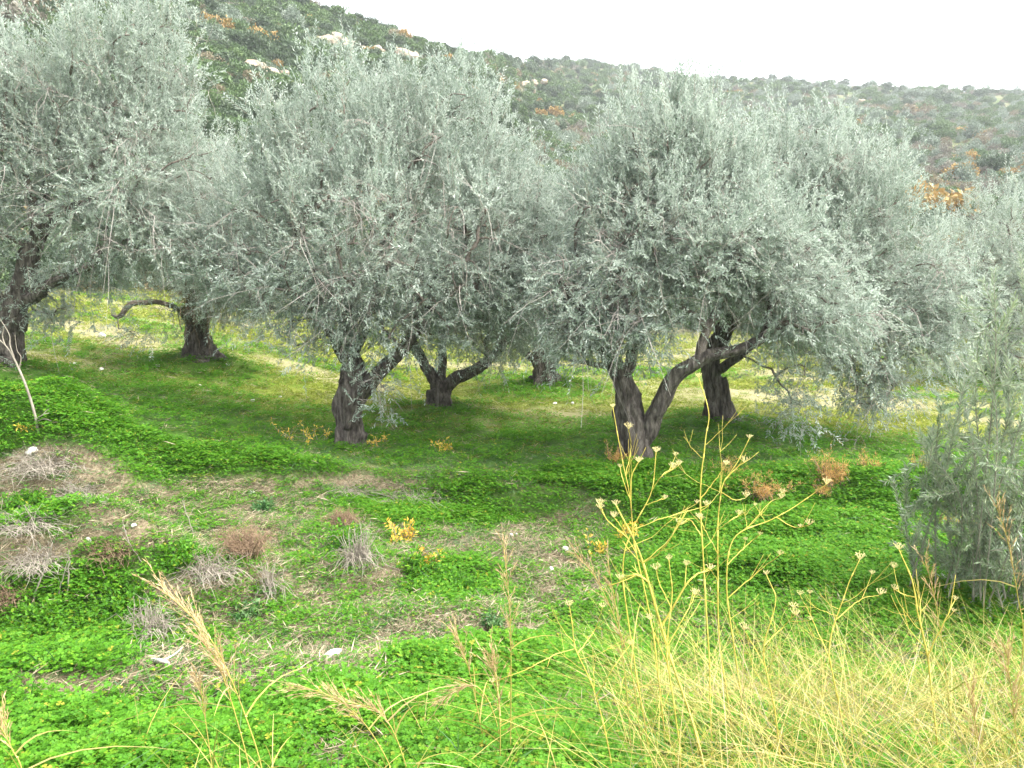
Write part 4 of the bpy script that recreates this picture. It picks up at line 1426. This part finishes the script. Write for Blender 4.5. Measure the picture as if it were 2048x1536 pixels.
mb = long_grass('dry_grass', 3400, lambda px, py, x, y: smooth(.25, 1.0, x + .25 * (fbm(x * 2, y * 2, 5) - .5)) * (y < 4.2 + .4 * x) * .8, .32, .78, 61, .0013, .6)
m2 = long_grass('dry_grass', 420, lambda px, py, x, y: .5 * smooth(-2.0, .3, x) * (y < 3.3), .2, .35, 62)
V = np.concatenate(m2.V); mb.add(V, None, np.concatenate(m2.P4), np.concatenate(m2.T))
tag(link('dry_grass', mb.mesh('dry_grass'), M['drygrass']), 'tangle of yellow dry grass filling the lower right of the picture', None, None, 'stuff')
mb = long_grass('pale', 700, lambda px, py, x, y: smooth(.4, 1.3, x) * (y < 4.4 + .5 * x), .3, .5, 64, .0014, .9)
tag(link('pale_straw', mb.mesh('pale_straw'), M['straw']), 'pale criss-crossing straw among the yellow dry grass', None, None, 'stuff')
mb = long_grass('green', 1700, lambda px, py, x, y: .15 + .85 * smooth(.2, 1.2, x), .12, .25, 65, .0026, .6, 1.8, 4.4)
tag(link('green_grass', mb.mesh('green_grass'), M['weed']), 'fresh green grass blades between the dry stalks', None, None, 'stuff')


# the young olive at the right edge
def young_olive():
    r = np.random.RandomState(31)
    g = ground_pt(2015, 1225)
    root = empty('young_olive', g, 'young bushy olive with long straight leafy shoots at the right edge', 'olive sapling')
    Y = g[1]
    tips = [(1988, 540), (2042, 545), (2075, 600), (1955, 690), (1900, 720), (1885, 800), (1838, 880), (1850, 1005), (1930, 760), (2010, 640),
            (2060, 720), (2095, 800), (2030, 790), (1955, 890), (2130, 700), (2150, 850), (1895, 1060), (2000, 950), (1835, 960), (1870, 930),
            (1980, 720), (2060, 900), (2110, 1010), (1960, 1030), (2050, 1080), (1905, 985), (1880, 1120), (1925, 860), (2020, 860), (2090, 940)]
    st = MB(); PL, DL, TL = [], [], []
    for k, (px, py) in enumerate(tips):
        tip = at(px, py, Y + r.randn() * .45)
        b0 = g + np.array([(tip - g)[0] * .5, 0, 0]) + r.randn(3) * [.12, .2, 0]; b0[2] = h(b0[0], b0[1]) - .03
        L = np.linalg.norm(tip - b0)
        mid = b0 + (tip - b0) * .45 + np.array([(tip - b0)[0] * -.12, r.randn() * .2, .20 * L]) + r.randn(3) * .07
        Q, q = resample([b0, mid, tip], [.0075 + .003 * r.rand(), .0048, .0013], 26)
        mb = MB(); tube(mb, Q, q, 6, tone=.5)
        link('stem', mb.mesh('stem', True, g), M['twig'], root)
        segs = [(Q[3:], .020)]
        for b in range(13):
            i = r.randint(2, 24)
            d = unit(unit(Q[i + 1] - Q[i]) + r.randn(3) * .8)
            t = np.linspace(0, 1, 8)[:, None]
            S = Q[i] + (.16 + .38 * r.rand()) * (d * t + np.array([0, 0, .12]) * t ** 2)
            tube(st, S, np.linspace(.003, .001, 8), 4)
            segs.append((S, .020))
        for S, step in segs:
            s = np.concatenate([[0], np.cumsum(np.linalg.norm(np.diff(S, axis=0), axis=1))])
            m = int(s[-1] / step)
            for j in range(m):
                tt = (j + .6) * step
                p = np.array([np.interp(tt, s, S[:, c]) for c in range(3)])
                i = min(np.searchsorted(s, tt), len(S) - 1)
                T = unit(S[i] - S[i - 1])
                a = unit(np.cross(T, [math.cos(j * 1.57 + .5), math.sin(j * 1.57 + .5), .3]))
                for sg in (-1, 1):
                    PL.append(p); DL.append(unit(T * .95 + a * sg * .75 + r.randn(3) * .12)); TL.append(T)
    PL, DL, TL = map(np.array, (PL, DL, TL))
    n = len(PL)
    N = unit(TL + r.randn(n, 3) * .45 + np.array([0, 0, .35])); W = unit(np.cross(N, DL)); N = np.cross(DL, W)
    V, T = leaves(PL, DL, W, N, .052 + .026 * r.rand(n), .012 + .006 * r.rand(n), .2)
    mb = MB(); mb.add(V - g, T, None, np.repeat(r.rand(n), 4))
    tag(link('foliage', mb.mesh('foliage'), M['olive_young'], root), kind='stuff')
    tag(link('shoot_mass', st.mesh('shoot_mass', True, g), M['twig'], root), kind='stuff')


young_olive()

# bare pale sapling on the left
g = ground_pt(77, 866); Y = g[1]
root = empty('bare_sapling', g, 'leafless pale sapling leaning left in the clover at the left edge', 'sapling')
for nm, pts, a, b in (('trunk', [(77, 866), (70, 830), (55, 780), (38, 738), (22, 705)], .017, .011), ('branch', [(24, 708), (10, 690), (-15, 668), (-40, 655)], .009, .003),
                      ('branch', [(28, 715), (20, 690), (18, 668), (-5, 630)], .009, .003), ('branch', [(38, 738), (42, 715), (34, 700), (30, 670)], .007, .002),
                      ('branch', [(73, 838), (85, 830), (98, 826)], .010, .004), ('branch', [(75, 842), (90, 838), (103, 842)], .008, .003),
                      ('branch', [(86, 830), (92, 822), (98, 818)], .006, .002), ('branch', [(10, 690), (5, 672), (8, 655)], .008, .003)):
    P = [at(x, y, Y) for x, y in pts]
    if nm == 'trunk': P[0] = g - np.array([0, 0, .05])
    Q, q = resample(P, np.linspace(a, b, len(P)), 18)
    mb = MB(); tube(mb, Q, q, 7, .08, 2)
    link(nm, mb.mesh(nm, True, g), M['dead'], root)


# feathery, leafy and dead clumps
def clump(name, px, py, wpx, hpx, kind, lab, cat, seed, strands=60, n=700):
    """a low plant: stems fanning out from the root with fine leaves along them"""
    r = np.random.RandomState(seed)
    g = ground_pt(px, py); s = g[1] / F
    if kind in ('dead', 'brown'): strands, wpx = int(strands * 1.8), wpx * 1.15
    if kind == 'orange': wpx, hpx, n = wpx * 1.25, hpx * 1.25, int(n * 1.5)
    wr, hh = wpx * s, hpx * s
    root = empty(name, g, lab, cat)
    t = np.linspace(0, 1, 5)
    a = r.rand(strands) * 2 * PI; q = np.sqrt(r.rand(strands))
    tip = np.stack([q * wr * np.cos(a), q * wr * .8 * np.sin(a), hh * (1.05 - .55 * q ** 2) * (.6 + .5 * r.rand(strands))], -1)
    bow = {'dead': .55, 'brown': .5}.get(kind, .15)
    P = tip[:, None] * t[None, :, None] + np.stack([0 * a, 0 * a, hh * bow * np.ones(strands)], -1)[:, None] * (t * (1 - t) * 2.2)[None, :, None]
    if kind in ('orange', 'yellow'):        # two or three uneven sprays
        sp = r.randint(0, 3, strands)
        P = P * np.array([1.0, .6, .42])[sp][:, None, None]
        P = P + (np.array([[-.25, 0, 0], [.55, .2, 0], [.1, -.4, 0]]) * wr)[sp][:, None]
    P = P + r.randn(strands, 5, 3) * (.13 if kind in ('dead', 'brown') else .06) * wr * t[None, :, None] + (r.randn(strands, 1, 3) * [wr * .22, wr * .2, 0])
    if kind == 'dead':      # most strands sprawl and trail down
        tr = r.rand(strands) < .6
        P[tr, :, 2] *= np.array([1, .8, .55, .25, -.05])
        P[tr, :, :2] *= 1.35
        P[tr, :, 1] -= (np.array([0, .05, .12, .2, .28]) * wr)[None]
    P[:, 0, 2] = np.minimum(P[:, 0, 2], 0) - .02
    rad = np.array([.0045, .0038, .003, .0022, .0012])[None] * np.ones((strands, 1)) * min(1, .5 + hh)
    V, Qd = thin_tubes(P, rad)
    mb = MB(); mb.add(V, None, Qd, r.rand())
    mb.T = [np.repeat(r.rand(strands), 15)]
    tag(link('stems', mb.mesh('stems'), M[{'dead': 'dead', 'brown': 'deadbrown', 'orange': 'deadbrown', 'yellow': 'twig', 'weed': 'weed', 'dark': 'weed'}[kind]], root), kind='stuff')
    if kind != 'dead':
        k = r.randint(0, strands, n); u = np.clip(.25 + .8 * r.rand(n), 0, 1)
        i = np.clip((u * 4).astype(int), 0, 3); f = (u * 4 - i)[:, None]
        B = P[k, i] * (1 - f) + P[k, i + 1] * f + r.randn(n, 3) * .012
        D = unit(unit(P[k, i + 1] - P[k, i]) * .5 + r.randn(n, 3) * .8 + np.array([0, 0, .25]))
        N = unit(r.randn(n, 3) * .6 + np.array([0, -.2, 1])); W = unit(np.cross(N, D)); N = np.cross(D, W)
        lw = {'orange': (.05, .0065), 'brown': (.03, .004), 'yellow': (.05, .022), 'weed': (.05, .028), 'dark': (.04, .024)}[kind]
        V, T = leaves(B, D, W, N, lw[0] * (.6 + .8 * r.rand(n)), lw[1] * (.7 + .6 * r.rand(n)), .15)
        mb = MB(); mb.add(V, T, None, np.repeat(r.rand(n), 4))
        mt = {'orange': 'orange', 'brown': 'deadbrown', 'yellow': 'yellow', 'weed': 'weed', 'dark': 'clover'}[kind]
        tag(link('leafage', mb.mesh('leafage'), M[mt], root), kind='stuff')


i = 0
for name, px, py, w, hp, kind, lab, cat, st, n in (
        ('feathery_plant', 1655, 965, 34, 62, 'orange', 'rusty feathery plant standing highest right of the fennel', 'plant', 60, 900),
        ('feathery_plant', 1735, 945, 24, 40, 'orange', 'small pale orange feathery plant right of the highest rusty one', 'plant', 40, 420),
        ('feathery_plant', 1848, 950, 26, 55, 'orange', 'orange feathery plant just left of the young olive', 'plant', 40, 450),
        ('feathery_plant', 1515, 990, 50, 42, 'orange', 'wide low rusty feathery plant close behind the fennel heads', 'plant', 60, 900),
        ('feathery_plant', 1450, 950, 30, 30, 'orange', 'small brownish feathery plant above the wide low one', 'plant', 40, 400),
        ('feathery_plant', 1640, 985, 28, 24, 'orange', 'low rusty feathery tuft below the highest one', 'plant', 40, 350),
        ('feathery_plant', 1915, 1060, 34, 34, 'orange', 'rusty feathery plant at the foot of the young olive', 'plant', 40, 450),
        ('feathery_plant', 1228, 930, 18, 45, 'orange', 'yellow orange feathery plant at the left foot of the forked trunk', 'plant', 30, 350),
        ('yellow_shoot', 880, 905, 22, 32, 'yellow', 'small yellow leaved shoot in the clover between the two main trunks', 'plant', 9, 120),
        ('yellow_shoot', 600, 880, 60, 50, 'yellow', 'patchy yellow leaved shoot left of the thick trunk base', 'plant', 16, 150),
        ('yellow_shoot', 750, 890, 22, 40, 'yellow', 'yellow leaved sprig at the right of the thick trunk base', 'plant', 8, 60),
        ('yellow_shoot', 800, 1090, 38, 85, 'yellow', 'tall yellow leaved shoot on the slope, upper one of a pair', 'plant', 12, 210),
        ('yellow_shoot', 848, 1135, 34, 62, 'yellow', 'yellow leaved shoot just below right of the tall one', 'plant', 12, 190),
        ('yellow_shoot', 1188, 1110, 22, 52, 'yellow', 'slim yellow leaved shoot right of the bare patch', 'plant', 8, 90),
        ('yellow_shoot', 1245, 1080, 30, 62, 'yellow', 'yellow leaved shoot tucked behind the fennel stems', 'plant', 10, 120),
        ('yellow_shoot', 50, 860, 26, 22, 'yellow', 'yellowing low shoot beside the leafless sapling', 'plant', 8, 60),
        ('dead_bush', 490, 1120, 62, 70, 'brown', 'reddish brown dead bush in the middle of the left slope', 'dead bush', 130, 1500),
        ('dead_bush', 420, 1150, 60, 50, 'dead', 'grey dead bush left of the reddish brown one', 'dead bush', 90, 0),
        ('dead_bush', 540, 1190, 34, 80, 'dead', 'thin upright grey dead stalks below the reddish brown bush', 'dead bush', 34, 0),
        ('dead_bush', 95, 940, 80, 42, 'dead', 'grey dead roots spread over the top of the left mound', 'dead bush', 130, 0),
        ('dead_bush', 160, 1005, 46, 45, 'dead', 'fan of dead roots hanging off the right of the left mound', 'dead bush', 110, 0),
        ('dead_bush', 60, 1055, 70, 40, 'dead', 'dead roots at the foot of the left mound', 'dead bush', 100, 0),
        ('dead_bush', 75, 1140, 60, 46, 'dead', 'whitish dead root fan below the left mound at the frame edge', 'dead bush', 130, 0),
        ('dead_bush', 225, 1130, 50, 52, 'brown', 'dark brown dead root ball with a white block on it', 'dead bush', 110, 500),
        ('dead_bush', 15, 1225, 42, 55, 'brown', 'rust brown dead bush cut by the left edge', 'dead bush', 90, 600),
        ('dead_bush', 300, 1270, 52, 72, 'dead', 'pale tangle of dead twigs right of the big clover patch', 'dead bush', 110, 0),
        ('dead_bush', 690, 1060, 40, 48, 'brown', 'dark brown dead bush left of the tall yellow shoot', 'dead bush', 90, 900),
        ('dead_bush', 715, 1130, 44, 90, 'dead', 'grey leafless bush below the dark brown one', 'dead bush', 60, 0),
        ('dead_bush', 820, 995, 70, 22, 'dead', 'low strip of dead roots along the soil lip', 'dead bush', 110, 0),
        ('dead_bush', 690, 985, 50, 20, 'dead', 'left end of the dead roots along the soil lip', 'dead bush', 80, 0),
        ('weed', 527, 1025, 22, 24, 'weed', 'round dark green weed under the small white stone', 'weed', 40, 260),
        ('weed', 690, 1105, 60, 66, 'dark', 'dark leafy bush under the dark brown dead one', 'weed', 50, 700),
        ('weed', 500, 1235, 46, 30, 'weed', 'broad leaved weed below the thin grey stalks', 'weed', 40, 260),
        ('weed', 900, 1180, 70, 34, 'dark', 'raised dark green clover clump in the middle of the slope', 'weed', 60, 800),
        ('weed', 840, 1150, 50, 50, 'dark', 'green leafy bush around the feet of the yellow shoots', 'weed', 50, 500),
        ('weed', 985, 1265, 26, 34, 'weed', 'bluish green weed behind the tall upright plume grass', 'weed', 30, 160),
        ('weed', 60, 1020, 60, 45, 'dark', 'leafy green bush growing on the face of the left mound', 'weed', 50, 600),
        ('weed', 360, 1130, 60, 50, 'dark', 'green leafy bush left of the grey dead bush', 'weed', 50, 600),
        ('weed', 250, 1220, 90, 60, 'dark', 'big leafy clover hump below the dark root ball', 'weed', 80, 1200),
        ('weed', 120, 1240, 90, 55, 'dark', 'leafy clover hump left of the big one', 'weed', 80, 1200)):
    i += 1
    clump(name, px, py, w, hp, kind, lab, cat, 900 + i, st, max(n, 1))

# sticks lying about
for j, (pts, w, lab) in enumerate((
        ([(302, 1326), (340, 1328), (382, 1322)], 5, 'thick bleached stick lying on the grass left of the plume'),
        ([(338, 1312), (365, 1297), (398, 1290)], 3, 'thin bleached stick with a bend above the thick one'),
        ([(60, 1215), (85, 1150), (105, 1085)], 2.5, 'dead stick leaning against the whitish root fan'),
        ([(135, 1210), (137, 1150), (139, 1100)], 2.6, 'upright dead stick in front of the leafy hump'),
        ([(75, 1158), (160, 1165), (290, 1155)], 2, 'long thin dead stick lying across the leafy hump'),
        ([(110, 1215), (122, 1170), (135, 1120)], 2, 'slanting dead twig left of the upright stick'),
        ([(285, 1125), (260, 1090), (248, 1050)], 2, 'curved grey stick rising beside the dark root ball'),
        ([(390, 1080), (378, 1040), (364, 1000)], 1.8, 'thin grey stick standing above the grey dead bush'),
        ([(275, 1290), (268, 1240), (300, 1205)], 2.2, 'hooked dead branch on the pale tangle of twigs'),
        ([(950, 1055), (935, 1065), (918, 1072)], 2, 'tiny bleached stick above the bare patch'),
        ([(430, 1180), (450, 1160), (470, 1140)], 2, 'thin stick slanting through the grey dead bush'))):
    g = ground_pt(*pts[0]); s = g[1] / F
    P = [ground_pt(*p) + np.array([0, 0, w * s]) for p in pts] if j in (0, 1, 4, 9) else [at(p[0], p[1], g[1] - .02 * k) for k, p in enumerate(pts)]
    w = w * (1 if j in (0, 1) else .65)
    Q, q = resample(P, [w * s, w * s * .9, w * s * .5], 14)
    Q = Q + np.random.RandomState(j).randn(14, 3) * .004
    mb = MB(); tube(mb, Q, q, 7, .15, j)
    for k in range(3):
        a = Q[4 + 3 * k]; d = unit(unit(Q[-1] - Q[0]) + np.random.RandomState(j * 5 + k).randn(3) * .6) * .12
        tube(mb, np.array([a, a + d * .6, a + d + [0, 0, .015]]), [w * s * .5, w * s * .35, w * s * .2], 5)
    o = link('dead_stick', mb.mesh('dead_stick', True, g), M['pale' if j in (0, 1) else 'dead'], None, g)
    tag(o, lab, 'stick')


# ------------------------------------------------------------------ the air
import bmesh
bm = bmesh.new(); bmesh.ops.create_cube(bm, size=1)
zs = [v.co.z for v in bm.verts]
hz_me = bpy.data.meshes.new('haze'); bm.to_mesh(hz_me); bm.free()
lowz = min(float(np.min([v.co.z for v in hillside.data.vertices])), float(np.min([v.co.z for v in ground.data.vertices]))) - 1
topz = float(np.max([v.co.z for v in hillside.data.vertices])) + 9
hm, nt, out = mat('pale air')
pv = nd(nt, 'ShaderNodeVolumePrincipled')
pv.inputs['Color'].default_value = (.93, .97, 1, 1)
pv.inputs['Density'].default_value = HAZE
pv.inputs['Anisotropy'].default_value = .2
nt.links.new(pv.outputs[0], out.inputs['Volume'])
hazeo = link('haze', hz_me, hm, None, (0, 0, (lowz + topz) / 2))
hazeo.scale = (1900, 1900, topz - lowz)
tag(hazeo, 'thin pale air between the grove and the hills', None, None, 'stuff')
